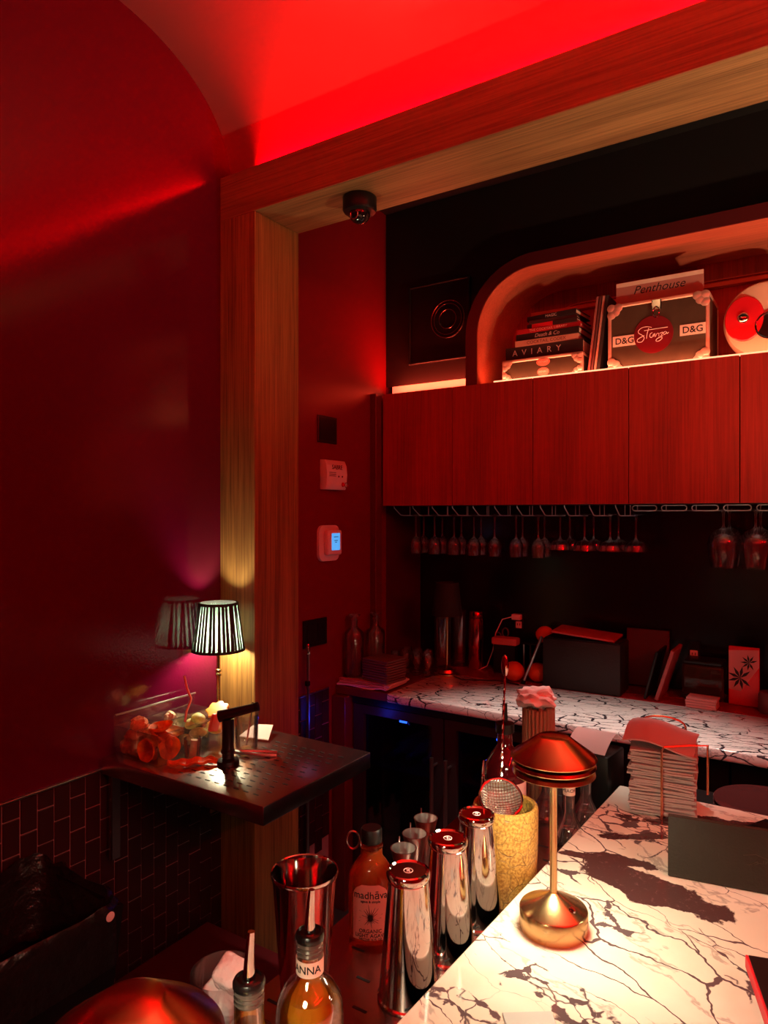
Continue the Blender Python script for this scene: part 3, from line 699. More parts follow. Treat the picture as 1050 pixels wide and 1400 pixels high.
# two stoppered water bottles
def carafe(loc, label, h):
    t = thing('water_bottle', label, 'bottle', loc, 0, 'stoppered water bottles')
    o = [(0, 0), (.038, 0), (.041, .004), (.042, h * .68), (.039, h * .715), (.020, h * .77), (.0135, h * .80), (.0135, h * .88), (.017, h * .89), (.017, h * .905), (.0135, h * .91)]
    i_ = [(.0115, h * .905), (.0115, h * .80), (.018, h * .765), (.037, h * .705), (.040, h * .675), (.039, .012), (0, .010)]
    obj('bottle_body', lathe(o + i_, 28), 'thin', t)
    obj('water', lathe([(0, .0115), (.0380, .0125), (.0388, h * .14), (0, h * .14)], 28), 'thin', t)
    obj('stopper', lathe([(0, h * .90), (.010, h * .90), (.011, h * .94), (.024, h * .965), (.027, h * .985), (.020, h), (0, h * 1.005)], 20), 'thin', t)
carafe((-1.718, 2.425, CZ + .031), 'clear stoppered water bottle in front, standing on the towel', .265)
carafe((-1.718, 2.590, CZ), 'clear stoppered water bottle behind the front one', .285)
# small tasting glasses
def small_glass(x, y, label):
    if 'shot' not in protos:
        protos['shot'] = o = obj('tasting_glass', lathe([(0, 0), (.018, 0), (.019, .003), (.006, .008), (.004, .02), (.004, .035), (.012, .042), (.021, .060), (.0205, .095), (.0198, .095), (.0200, .061), (.011, .045), (0, .041)], 20), 'thin')
    else: o = protos['shot'].copy(); COL.objects.link(o)
    o.location = (x, y, CZ); tag(o, label, 'glass', 'small glasses on the counter')
for r_ in range(3):
    for k in range(3 if r_ else 4): small_glass(-1.685 + .058 * k + .02 * (r_ % 2), 2.70 + .055 * r_, 'small tasting glass behind the napkins, %s row, %s from the left' % (('front', 'middle', 'rear')[r_], ORD[k]))
# dark table lamp on back counter
bl = thing('table_lamp', 'unlit lamp with black shade and brass base on the back counter', 'lamp', (-1.452, 2.765, CZ))
obj('base', lathe([(0, 0), (.056, 0), (.058, .006), (.056, .014), (.046, .018), (.042, .030), (.022, .038), (.010, .046), (0, .048)], 36), 'oldbrass', bl)
obj('pole', tube([(0, 0, .04), (0, 0, .30)], .0055, 12), 'oldbrass', bl)
obj('lamp_shade', lathe([(.068, .270), (.052, .415), (.050, .415), (.066, .270)], 36), mat('dark_shade', (.010, .005, .004), .8), bl)
obj('power_cord', tube([(.05, -.02, .004), (.10, -.05, .004), (.16, -.02, .004), (.24, .02, .004), (.34, .0, .004)], .003, 6), 'blackplastic', bl)
# beakers and tall cylinder
for x, y, h, l in ((-1.545, 2.90, .24, 'tall clear mixing beaker left of the unlit lamp'), (-1.50, 2.99, .26, 'tall clear mixing beaker behind the unlit lamp')):
    t = tag(obj('mixing_beaker', lathe([(0, 0), (.036, 0), (.038, .004), (.040, h), (.0385, h), (.036, .008), (0, .008)], 28), 'thin'), l, 'glass', 'tall beakers'); t.location = (x, y, CZ)
cy = thing('steel_canister', 'tall polished red metal canister right of the unlit lamp', 'canister', (-1.405, 2.97, CZ))
obj('body', lathe([(0, 0), (.034, 0), (.036, .004), (.036, .225), (.034, .235), (0, .235)], 32), mat('red_metal', (.55, .06, .06), .15, 1), cy)
obj('lid', lathe([(.034, .236), (.034, .262), (.030, .268), (0, .268)], 32), mat('red_metal_dark', (.35, .03, .03), .2, 1), cy)
sci = thing('scissors', 'pair of scissors hanging by the back wall', 'scissors', (-1.315, 3.06, 1.05))
for s in (-1, 1):
    obj('handle_loop', tube([(s * .018 + .015 * math.cos(2 * PI * k / 16), 0, .03 + s * .012 + .022 * math.sin(2 * PI * k / 16)) for k in range(16)], .0035, 6, True), mat('grey_plastic', (.10, .09, .09), .4), sci)
    obj('blade', tube([(s * .010, 0, .006), (-s * .006, 0, -.10)], .004, 6, r2=.0012), 'brushed', sci)
# oranges
M['orange'] = mat('orange_peel', (.78, .085, .006), .45, bump=.3, bscale=250)
def orange(x, y, z, r, label):
    t = thing('orange', label, 'orange', (x, y, z), random.random() * 6, 'oranges on the back counter')
    obj('fruit', mv(blob(r, 1, 1, .96, .03, 2, 3, x * 10), (0, 0, r * .96)), 'orange', t)
    obj('stem_button', lathe([(0, .002), (.003, .001), (.004, -.002)], 8), mat('stem_green', (.08, .10, .03), .7), t, (0, 0, r * 1.92))
orange(-1.160, 2.83, CZ, .044, 'orange on the counter in front of the glassware, the left one')
orange(-1.068, 2.87, CZ, .043, 'orange on the counter touching the black box')
orange(-.985, 3.005, 1.0725, .042, 'orange heaped highest, behind the black box')
orange(-1.085, 3.005, 1.0725, .040, 'orange partly hidden behind the tilted knife block')
# basket of glassware holding the upper oranges
bs = thing('wire_basket', 'dark basket behind the black box holding oranges', 'basket', (-1.05, 3.01, CZ))
obj('tray', box((0, 0, .139), (.26, .10, .006), .002), 'blackplastic', bs)
for sx in (-1, 1):
    for sy in (-1, 1): obj('leg', tube([(sx * .12, sy * .04, 0), (sx * .12, sy * .04, .137)], .004, 6), 'brushed', bs)
pk = thing('pink_packet', 'flat pink packet lying behind the left orange', 'packet', (-1.255, 2.965, CZ + .125), R(4))
obj('wrapper', box((0, 0, .018), (.12, .06, .034), .008, 2), mat('pink_wrapper', (.55, .12, .12), .4), pk)
obj('stand', box((0, 0, -.0625), (.10, .05, .124)), 'blackplastic', pk)
kn = thing('muddler', 'slim metal muddler leaning against the black box', 'muddler', (-1.108, 2.800, CZ), 0)
obj('shaft', tube([(.004, .001, .012), (.078, .016, .205)], .006, 10), 'brushed', kn)
obj('head', tube([(0, 0, .001), (.006, .001, .016)], .009, 10), 'blackplastic', kn)
# outlets with charger and cable
def outlet(x, z, lab, plug):
    t = thing('wall_outlet', lab, 'outlet', (x, YB - .001, z))
    obj('plate', box((0, -.003, .035), (.046, .006, .075), .002), 'blackplastic', t)
    obj('socket', box((0, -.0075, .018), (.030, .004, .032), .002), 'white', t)
    for s in (-1, 1): obj('socket_slot', box((s * .006, -.0097, .020), (.003, .001, .010)), 'slot', t)
    if plug:
        p = obj('charger', box((-.004, -.022, .056), (.044, .030, .026), .004, 2), 'white', t)
        obj('cable', tube([(-.024, -.035, .056), (-.06, -.06, .045), (-.085, -.08, -.02), (-.095, -.09, -.10), (-.115, -.11, -.17), (-.16, -.14, -.195), (-.22, -.17, -.197)], .0022, 6), 'white', p)
outlet(-1.235, 1.115, 'wall outlet with white charger and cable above the oranges', True)
outlet(-.478, 1.060, 'wall outlet above the dark glass jar', False)
# black storage box with a tilted red lid sheet
bb = thing('storage_box', 'large black box standing on the back counter', 'box', (-.862, 2.80, CZ), R(1))
obj('body', boxr(-.158, .158, 0, .15, 0, .205, .006, 2), mat('black_leather', (.010, .008, .007), .6, bump=.2, bscale=150), bb)
obj('rim', box((0, .075, .207), (.30, .14, .004), .001), 'black', bb)
pl = tag(obj('red_folder', box((0, 0, 0), (.26, .14, .010), .004, 2), mat('red_folder_card', (.50, .06, .06), .5)), 'red folder lying on top of the black box', 'folder'); pl.location = (-.860, 2.885, CZ + .226); pl.rotation_euler = (R(3), R(4), 0)
ob_ = tag(obj('menu_board', boxr(-.085, .085, -.009, .009, 0, .235, .002), mat('dark_red_board', (.10, .008, .008), .6)), 'dark red board standing right of the black box', 'board'); ob_.location = (-.655, 3.045, CZ + .002); ob_.rotation_euler = (R(-4), 0, 0)
lb = tag(obj('leaning_tray', boxr(-.007, .007, -.09, .09, 0, .205, .002), mat('pink_tray', (.36, .10, .10), .4)), 'thin pink edged tray leaning against the back wall', 'tray'); lb.location = (-.575, 2.915, CZ + .002); lb.rotation_euler = (0, R(17), 0)
lb2 = tag(obj('leaning_tray', boxr(-.005, .005, -.09, .09, 0, .19, .002), 'black'), 'thin black tray leaning behind the pink edged one', 'tray'); lb2.location = (-.618, 2.915, CZ + .002); lb2.rotation_euler = (0, R(14), 0)
jr = thing('glass_jar', 'square dark glass jar on the red ledge', 'jar', (-.425, 2.985, CZ))
obj('jar_body', boxr(-.075, .075, -.06, .06, .001, .135, .012, 3), mat('dark_jar_glass', (.16, .12, .08), .04, 0, .75, 1.4), jr)
obj('lid', boxr(-.07, .07, -.055, .055, .1355, .150, .004), 'black', jr)
cds = thing('card_stack', 'stack of pink cards at the back edge of the marble', 'cards', (-.410, 2.830, CZ), R(-2))
for k in range(4): obj('card_pack', box((random.uniform(-.002, .002), 0, .005 + .0095 * k), (.105, .07, .0085), .001), mat('pink_card', (.62, .30, .28), .6), cds)
pc = thing('postcard', 'upright red and pink card printed with a dark palm plant', 'card', (-.282, 2.925, CZ), R(-3))
obj('card', boxr(-.052, .052, 0, .012, .001, .222, .002), MATS['red_enamel'], pc)
obj('print_sky', prism([(-.051, .205), (.051, .215), (.051, .150), (-.010, .055), (-.051, .06)], -.0006, 0), mat('print_pink', (.62, .28, .26), .5), pc)
for k in range(16):
    a = R(20 + 20 * k); cx, cz = (-.012, .105) if k % 2 else (.018, .165)
    l = .045 if k % 2 else .030
    obj('printed_leaf', prism([(cx, cz), (cx + l * .5 * math.cos(a - .25), cz + l * .5 * math.sin(a - .25)), (cx + l * math.cos(a), cz + l * math.sin(a)), (cx + l * .5 * math.cos(a + .25), cz + l * .5 * math.sin(a + .25))], -.0016, -.0008), MATS['ink'], pc)
gb = thing('grey_canister', 'rounded grey canister cut by the right edge of the photograph', 'canister', (-.190, 2.885, CZ))
obj('body', lathe([(0, 0), (.038, 0), (.042, .006), (.042, .062), (.036, .074), (0, .078)], 28), mat('grey_enamel', (.14, .07, .07), .4), gb)
obj('lid_knob', lathe([(0, .09), (.008, .088), (.009, .080), (.005, .077)], 16), 'blackplastic', gb)
#

# ------------------------------------------------------------------ side station with drainboard
SX0, SX1, SY0, SY1, SZ = -1.752, -1.132, 1.226, 1.680, .957
sd = thing('drain_table', 'dark steel drainboard table against the red wall', 'table', (0, 0, 0))
obj('table_top', boxr(SX0, SX1, SY0, SY1, SZ - .047, SZ, .003, 2), 'drain', sd)
bm = bm_()
for r_ in range(12):
    for k in range(9):
        x = -1.47 + .034 * k + (.017 if r_ % 2 else 0); y = 1.27 + .030 * r_
        if x > -1.18 or (x < -1.42 and y > 1.45): continue
        add_box(bm, (x, y, SZ + .0002), (.0175, .0042, .0006))
sl = obj('drain_slots', bm, 'slot', sd, kind='stuff')
obj('apron', boxr(SX0 + .02, SX1 - .16, SY0 + .16, SY1 - .02, SZ - .10, SZ - .048), 'darkred', sd)
obj('bracket', boxr(SX0 + .002, SX0 + .02, SY0 + .02, SY0 + .05, SZ - .30, SZ - .048, .002), 'drain', sd)
obj('bracket', boxr(SX0 + .002, SX0 + .02, SY1 - .06, SY1 - .03, SZ - .30, SZ - .048, .002), 'drain', sd)
obj('drip_tray', boxr(-1.62, -1.45, SY0 + .06, SY0 + .155, SZ - .075, SZ - .0485, .003), 'blackplastic', sd)
# low red plinth box in the corner and its surface
tag(obj('low_cabinet', boxr(XW + .016, -1.20, .62, 1.628, .001, .293, .004), 'darkred'), 'low dark red cabinet on the floor in front of the oak post', 'cabinet')
# lit lamp with pleated shade
LX, LY = -1.682, 1.608
ll = thing('table_lamp', 'lit table lamp with black pleated shade on the drain table', 'lamp', (LX, LY, SZ))
obj('base', lathe([(0, 0), (.050, 0), (.051, .006), (.046, .012), (.020, .018), (.008, .026), (0, .028)], 32), 'oldbrass', ll)
po = obj('pole', tube([(0, 0, .02), (0, 0, .270)], .0065, 12), 'oldbrass', ll)
obj('pole_ring', lathe([(.0064, .165), (.011, .168), (.011, .174), (.008, .178), (.011, .182), (.011, .188), (.0064, .191)], 20), 'oldbrass', po)
Z0, Z1, R0, R1 = .253, .402, .081, .060
def shade_mat():
    m, t, b = nt('pleated_voile'); N = t.nodes.new
    d = N('ShaderNodeBsdfDiffuse'); d.inputs[0].default_value = (.07, .09, .085, 1)
    tr = N('ShaderNodeBsdfTranslucent'); tr.inputs[0].default_value = (.070, .110, .098, 1)
    mx = N('ShaderNodeMixShader'); mx.inputs[0].default_value = .6
    t.links.new(d.outputs[0], mx.inputs[1]); t.links.new(tr.outputs[0], mx.inputs[2])
    t.links.new(mx.outputs[0], t.nodes['Material Output'].inputs['Surface']); return m
bm = bm_(); n = 96; ra = []
for z, r_ in ((Z0, R0), ((Z0 + Z1) / 2, (R0 + R1) / 2), (Z1, R1)):
    ra.append([bm.verts.new(((r_ - .002 * (i % 2)) * math.cos(2 * PI * i / n), (r_ - .002 * (i % 2)) * math.sin(2 * PI * i / n), z)) for i in range(n)])
for A_, B_ in zip(ra, ra[1:]):
    for i in range(n): bm.faces.new((A_[i], A_[(i + 1) % n], B_[(i + 1) % n], B_[i]))
shd = obj('lamp_shade', bm, shade_mat(), ll, smooth=0)
M['pleat'] = mat('black_pleat', (.010, .010, .010), .8)
for k in range(34):
    a = 2 * PI * k / 34 + random.uniform(-.03, .03); wb = random.uniform(.055, .080); wt = random.uniform(.050, .085); da = random.uniform(-.05, .05)
    bm = bm_()
    vs = []
    for z, r_, ww, dx in ((Z0, R0, wb, 0), (Z1, R1, wt, da)):
        for q in (-1, 1):
            vs.append(bm.verts.new(((r_ + .0015) * math.cos(a + dx + q * ww), (r_ + .0015) * math.sin(a + dx + q * ww), z)))
        vs.append(bm.verts.new(((r_ + .0035) * math.cos(a + dx), (r_ + .0035) * math.sin(a + dx), z)))
    bm.faces.new((vs[0], vs[2], vs[5], vs[3])); bm.faces.new((vs[2], vs[1], vs[4], vs[5])); bm.faces.new((vs[1], vs[0], vs[3], vs[4])); bm.faces.new((vs[0], vs[1], vs[2])); bm.faces.new((vs[3], vs[5], vs[4]))
    obj('pleat', bm, 'pleat', shd, smooth=0)
for z, r_ in ((Z0, R0), (Z1, R1)):
    obj('shade_band', lathe([(r_ - .003, z - .004), (r_ + .0045, z - .004), (r_ + .0045, z + .004), (r_ - .003, z + .004), (r_ - .003, z - .004)], 48), 'pleat', shd)
obj('bulb', lathe([(0, .272)] + [(.017 * math.sin(PI * k / 10), .308 - .036 * math.cos(PI * k / 10)) for k in range(1, 10)] + [(0, .344)], 20), mat('lit_bulb', (1, 1, 1), .4, emit=(1, .92, .58), es=600), ll)

# garnish caddy: six clear bins
gx0, gy0 = -1.735, 1.262
gc = thing('garnish_caddy', 'clear acrylic garnish caddy beside the pleated lamp', 'caddy', (gx0, gy0, SZ + .001))
BW, BD, BH = .088, .090, .082
for i in range(2):
    for j in range(3):
        bm = bm_(); x0 = i * (BW + .003); y0 = j * (BD + .003); tk = .0022
        for (a0, a1, b0, b1, c0, c1) in ((0, BW, 0, BD, 0, tk), (0, BW, 0, tk, tk, BH), (0, BW, BD - tk, BD, tk, BH), (0, tk, tk, BD - tk, tk, BH), (BW - tk, BW, tk, BD - tk, tk, BH)):
            add_box(bm, (x0 + (a0 + a1) / 2, y0 + (b0 + b1) / 2, (c0 + c1) / 2), (a1 - a0, b1 - b0, c1 - c0))
        bn = obj('bin', bm, 'acrylic', gc)
        lip = bm_(); add_tube(lip, [(x0, y0, BH), (x0 + BW, y0, BH), (x0 + BW, y0 + BD, BH), (x0, y0 + BD, BH)], .0022, 6, True)
        obj('rim', lip, 'acrylic', bn)
obj('lid', boxr(-.012, -.008, 0, .30, .02, .112), 'acrylic', gc)
obj('lid_rail', tube([(-.004, .0, .112), (-.004, .30, .112)], .003, 8), 'brushed', gc)
M['dried'] = mat('dried_orange', (.72, .15, .025), .6, bump=.6, bscale=90, var=.35, vscale=50)
M['flower'] = mat('dried_petals', (.62, .22, .12), .8, bump=.8, bscale=120, var=.5, vscale=80)
M['lime'] = mat('lime_flesh', (.62, .60, .25), .5, bump=.3, bscale=90, var=.25, vscale=60)
M['peel'] = mat('orange_zest', (.85, .17, .03), .5, bump=.3, bscale=160)
def translucent(name, col, k=.5):
    m, t, b = nt(name); N = t.nodes.new; L = t.links.new
    b.inputs['Roughness'].default_value = .5
    tc = N('ShaderNodeTexCoord'); n = N('ShaderNodeTexNoise'); n.inputs['Scale'].default_value = 60; n.inputs['Detail'].default_value = 4; L(tc.outputs['Object'], n.inputs['Vector'])
    r = N('ShaderNodeValToRGB'); r.color_ramp.elements[0].position = .3; r.color_ramp.elements[1].position = .7
    r.color_ramp.elements[0].color = (*[c * .6 for c in col], 1); r.color_ramp.elements[1].color = (*[min(1, c * 1.25) for c in col], 1)
    L(n.outputs['Fac'], r.inputs['Fac']); L(r.outputs['Color'], b.inputs['Base Color'])
    bp = N('ShaderNodeBump'); bp.inputs['Strength'].default_value = .5; bp.inputs['Distance'].default_value = .004; L(n.outputs['Fac'], bp.inputs['Height']); L(bp.outputs['Normal'], b.inputs['Normal'])
    tr = N('ShaderNodeBsdfTranslucent'); L(r.outputs['Color'], tr.inputs[0])
    mx = N('ShaderNodeMixShader'); mx.inputs[0].default_value = k; L(b.outputs[0], mx.inputs[1]); L(tr.outputs[0], mx.inputs[2]); L(mx.outputs[0], t.nodes['Material Output'].inputs['Surface'])
    return m
M['dried'] = translucent('dried_orange_slice', (.95, .22, .03), .55)
M['flower'] = translucent('dried_petal_tissue', (.90, .30, .16), .5)
M['lime'] = translucent('lime_pulp', (.72, .68, .30), .45)
M['peel'] = translucent('orange_zest_strip', (.95, .19, .03), .4)
def put(name, bm, m, label, cat, group, x, y, z, rot=(0, 0, 0)):
    o = tag(obj(name, bm, m), label, cat, group); o.location = (x, y, SZ + z); o.rotation_euler = rot; return o
for k, (x, y, z) in enumerate(((-1.711, 1.287, .024), (-1.671, 1.287, .024), (-1.711, 1.326, .024), (-1.671, 1.326, .026), (-1.692, 1.290, .056), (-1.690, 1.325, .058), (-1.690, 1.306, .086))):
    put('dried_flower', blob(.0235, 1, 1, .9, .45, 2.6, 3, k), 'flower', 'dried peach blossom in the front left bin, ' + ('lowest layer, nearest the wall', 'lowest layer, front right', 'lowest layer, rear left', 'lowest layer, rear right', 'upper layer, front', 'upper layer, rear', 'topmost of the heap')[k], 'garnish', 'dried blossoms', x, y, z)
def wheel(r, th, cup=0):
    return lathe([(0, cup * r * .0), (r * .5, cup * r * .12), (r * .92, cup * r * .38), (r, cup * r * .5), (r * 1.0, cup * r * .5 + th), (r * .9, cup * r * .40 + th), (r * .5, cup * r * .12 + th), (0, th)], 24)
def crumple(bm, amp, seed):
    for v in bm.verts: v.co += mnoise.noise_vector(v.co * 45 + Vector((seed, seed * 2, 0))) * amp
    return bm
for k, (x, y, z, rx, ry) in enumerate(((-1.600, 1.272, .036, 80, 10), (-1.622, 1.325, .040, -70, 20), (-1.576, 1.315, .038, 80, -75), (-1.605, 1.295, .058, 35, 20), (-1.588, 1.300, .046, 70, 50), (-1.600, 1.325, .062, 20, -20))):
    put('dried_orange_wheel', crumple(wheel(.032, .004, .8), .005, k), 'dried', 'crumpled dried orange wheel in the front right bin, ' + ('at the bottom front', 'at the bottom rear left', 'at the bottom rear right', 'higher up at the left', 'higher up at the front right', 'higher up at the rear')[k], 'garnish', 'dried orange wheels in the bin', x, y, z, (R(rx), R(ry), R(40 * k)))
put('dried_orange_wheel', crumple(wheel(.034, .004, .9), .002, 9), 'dried', 'cupped dried orange wheel lying on top of the orange bin', 'garnish', None, -1.598, 1.312, .078, (R(8), R(-4), 0))
for k, (x, y) in enumerate(((-1.60, 1.402), (-1.575, 1.425), (-1.615, 1.435), (-1.59, 1.44))):
    put('lime_wedge', blob(.022, 1.2, .8, .7, .12, 2, 3, k + 20), 'lime', 'pale lime wedge in the middle right bin, ' + ('lowest', 'second lowest', 'second highest', 'topmost')[k], 'garnish', 'lime wedges', x, y, .030 + .018 * k, (0, 0, k))
for k, (x, y) in enumerate(((-1.69, 1.40), (-1.68, 1.43), (-1.70, 1.43), (-1.685, 1.415))):
    put('dried_bud', blob(.017, 1, 1, 1, .4, 3, 3, k + 40), mat('bud', (.55, .42, .28), .8, bump=.6, bscale=100), 'pale dried bud in the middle left bin, ' + ('lowest', 'second lowest', 'second highest', 'topmost')[k], 'garnish', 'dried buds', x, y, .025 + .018 * k)
bm = bm_(); add_lathe(bm, [(0, .003), (.018, .004), (.032, .002), (.034, -.003), (0, -.004)], 20)
for v in bm.verts:
    if v.co.length > .025: v.co *= 1 + .13 * math.sin(7 * math.atan2(v.co.y, v.co.x))
put('orange_slice', bm, mat('orange_flesh', (.90, .38, .04), .45), 'bright yellow orange slice with scalloped edge on the back bin', 'garnish', None, -1.578, 1.505, .098, (R(25), R(12), 0))
put('orange_chunk', blob(.028, 1, 1, .8, .15, 2, 3, 66), MATS['orange_flesh'], 'orange chunk filling the back right bin', 'garnish', None, -1.585, 1.505, .045)
bm = crumple(box((0, 0, 0), (.012, .035, .055), .004, 2), .003, 3)
put('red_petal', bm, mat('coral_petal', (.85, .10, .06), .5), 'coral red peel hanging over the edge of the back bin', 'garnish', None, -1.536, 1.455, .078, (R(-10), R(12), 0))
# orange peel lying on the drainboard
bm = bm_(); bmesh.ops.create_grid(bm, x_segments=20, y_segments=6, size=.5)
for v in bm.verts:
    x, y = v.co.x, v.co.y; wv = .040 * (1 - (2 * x) ** 4 * .8)
    v.co = Vector((x * .135, y * wv + .008 * math.sin(x * 5), .004 + .010 * (y * 2) ** 2 + .005 * math.sin(x * 11 + 1) ** 2))
bmesh.ops.solidify(bm, geom=bm.faces[:], thickness=.003)
put('orange_peel', bm, 'peel', 'curled strip of orange peel on the drainboard', 'garnish', None, -1.478, 1.318, .001, (0, 0, R(38)))
# shot glass, straw, tumbler
sg = thing('shot_glass', 'small clear ribbed shot glass in front of the caddy', 'glass', (-1.516, 1.352, SZ + .001))
bm = bm_(); 
pr = [(0, 0), (.021, 0), (.022, .002), (.025, .062), (.0235, .062), (.0205, .010), (0, .009)]
add_lathe(bm, pr, 36); 
for v in bm.verts:
    k = math.atan2(v.co.y, v.co.x) * 9
    if v.co.xy.length > .02 and v.co.z < .055: v.co.x *= 1 + .02 * math.sin(k); v.co.y *= 1 + .02 * math.sin(k)
obj('cup', bm, 'thin', sg)
obj('toothpick_bundle', tube([(0, 0, .010), (.004, .003, .056)], .010, 12), mat('picks', (.50, .30, .15), .7, bump=.6, bscale=300), sg)
stw = thing('bent_straw', 'bent pink straw standing in the garnish caddy', 'straw', (-1.62, 1.415, SZ + .075))
obj('tube', tube([(0, 0, 0), (.002, .004, .03), (.010, .012, .06), (.010, .014, .068), (-.004, .010, .10), (-.010, .006, .135)], .0036, 10), mat('pink_straw', (.75, .28, .28), .45), stw)
tb = thing('tumbler', 'clear tumbler with a spoon beside the black tap', 'glass', (-1.452, 1.500, SZ + .001))
obj('cup', lathe([(0, 0), (.030, 0), (.032, .003), (.036, .105), (.0345, .105), (.030, .008), (0, .008)], 28), 'thin', tb)
obj('spoon', tube([(0, 0, .012), (.006, .012, .10), (.008, .018, .135)], .0025, 8), 'steel', tb)
np_ = tag(obj('paper_napkin', crumple(prism([(-.05, -.03), (.05, -.04), (.03, .05), (-.03, .045)], 0, .003, 'Z'), .001, 4), mat('pale_paper', (.75, .62, .60), .8)), 'folded pale paper napkin behind the black tap', 'napkin'); np_.location = (-1.50, 1.60, SZ + .004); np_.rotation_euler = (R(12), 0, R(20))
np_.location.z = SZ + .014
sh = thing('spoon_rest', 'dark metal serving tongs lying by the black tap', 'tongs', (-1.40, 1.47, SZ + .001), R(35))
for s in (-1, 1): obj('arm', tube([(-.07, 0, .012), (-.02, s * .008, .009), (.04, s * .016, .006), (.07, s * .012, .004)], .0055, 8), 'brushed', sh)
obj('joint', lathe([(0, 0), (.010, 0), (.010, .018), (0, .020)], 14), 'brushed', sh, (-.07, 0, 0))
# black tap tower
tp = thing('tap_tower', 'black T shaped tap tower on the drainboard', 'tap', (-1.408, 1.382, SZ + .001), R(0))
obj('foot', lathe([(0, 0), (.030, 0), (.031, .004), (.029, .012), (.018, .018), (0, .018)], 28), 'black', tp)
obj('column', tube([(0, 0, .017), (0, 0, .125)], .0165, 24), 'black', tp)
obj('collar', lathe([(.0166, .03), (.019, .032), (.019, .040), (.0166, .042)], 24), 'black', tp)
bm = bm_(); d = Vector((.84, .50, .26)).normalized()
add_tube(bm, [Vector((0, 0, .138)) - d * .026, Vector((0, 0, .138)) + d * .01, Vector((0, 0, .138)) + d * .078], .0165, 20, r2=.0115)
obj('head', bm, 'black', tp)
add = bm_(); add_tube(add, [Vector((0, 0, .138)) + d * .077, Vector((0, 0, .138)) + d * .088], .0125, 20); obj('head_cap', add, 'blackplastic', tp)

# ------------------------------------------------------------------ waste bin with a black liner
M['bag'] = mat('bin_liner', (.012, .010, .010), .28, bump=.8, bscale=30)
wb_ = thing('waste_bin', 'black waste bin with a crumpled liner in the dark left corner', 'bin', (-1.575, .83, .293 + .002))
def shell_rect(w0, d0, w1, d1, z0, z1, tk):
    bm = bm_(); q = []
    for (w_, d_, z) in ((w0, d0, z0), (w1, d1, z1), (w1 - tk, d1 - tk, z1), (w0 - tk, d0 - tk, z0 + tk)):
        q.append([bm.verts.new((sx * w_ / 2, sy * d_ / 2, z)) for sx, sy in ((-1, -1), (1, -1), (1, 1), (-1, 1))])
    for a, b in zip(q, q[1:]):
        for i in range(4): bm.faces.new((a[i], a[(i + 1) % 4], b[(i + 1) % 4], b[i]))
    bm.faces.new(q[0][::-1]); bm.faces.new(q[3]); return bm
obj('bucket', shell_rect(.26, .36, .32, .44, 0, .43, .012), 'blackplastic', wb_)
bm = bm_(); n = 72; rings = []
for z, k in ((.36, 1.03), (.30, 1.045), (.40, 1.06), (.436, 1.05), (.445, 1.0), (.40, .93), (.28, .85)):
    ring = []
    for i in range(n):
        a = 2 * PI * i / n; c, s = math.cos(a), math.sin(a)
        e = .28; x = math.copysign(abs(c) ** e, c) * .16; y = math.copysign(abs(s) ** e, s) * .22
        wob = mnoise.noise(Vector((x * 30, y * 30, z * 9))) * .012
        ring.append(bm.verts.new((x * k + wob * c, y * k + wob * s, z + wob * (1.5 if z > .3 else .4) + (.03 * max(0, -c) if z > .42 else 0))))
    rings.append(ring)
for a, b in zip(rings, rings[1:]):
    for i in range(n): bm.faces.new((a[i], a[(i + 1) % n], b[(i + 1) % n], b[i]))
obj('liner', bm, 'bag', wb_, smooth=50)
obj('sticker', lathe([(0, .0), (.011, 0), (.011, .001), (0, .001)], 20), M['white'], wb_, (.172, .175, .425), (0, R(90), 0), label='small round white sticker')

# ------------------------------------------------------------------ bar with speed rail
BZ = 1.05
bar = tag(obj('bar_slab', prism([(-.448, -.45), (-.433, .694), (-.3975, 1.577), (.45, 1.577), (.45, -.45)], BZ - .04, BZ, 'Z'), 'marbleA', smooth=0), 'cream marble bar top with burgundy clouds in the foreground', 'bar counter')
bv = bar.modifiers.new('edge', 'BEVEL'); bv.width = .003; bv.segments = 2
tag(obj('bar_cabinet', boxr(-.385, .42, -.42, 1.55, 0, BZ - .042), 'black'), 'black bar carcass below the marble bar top', 'bar base')
SR = .99
rail = thing('speed_rail', 'slotted steel speed rail along the bar edge', 'shelf', (0, 0, 0))
bm = prism([(-.675, .25), (-.675, .757), (-.70, 1.62), (-.414, 1.62), (-.392, 1.5), (-.46, .25)], SR - .03, SR, 'Z')
rt = obj('rail_top', prism([(-.675, .25), (-.668, .757), (-.700, 1.72), (-.402, 1.72), (-.402, 1.580), (-.402, 1.46), (-.4345, .69), (-.446, .25)], SR - .022, SR, 'Z'), 'railsteel', rail, smooth=0); bm.free()
bm = bm_()
for r_ in range(22):
    for k in range(3):
        x = -.635 + .075 * k + (.03 if r_ % 2 else 0); y = .50 + .052 * r_
        if y > 1.6: continue
        add_box(bm, (x, y, SR + .0002), (.022, .0042, .0006))
obj('drain_slots', bm, 'slot', rail, kind='stuff')
obj('apron', boxr(-.655, -.410, .27, 1.70, .40, SR - .023), 'black', rail)
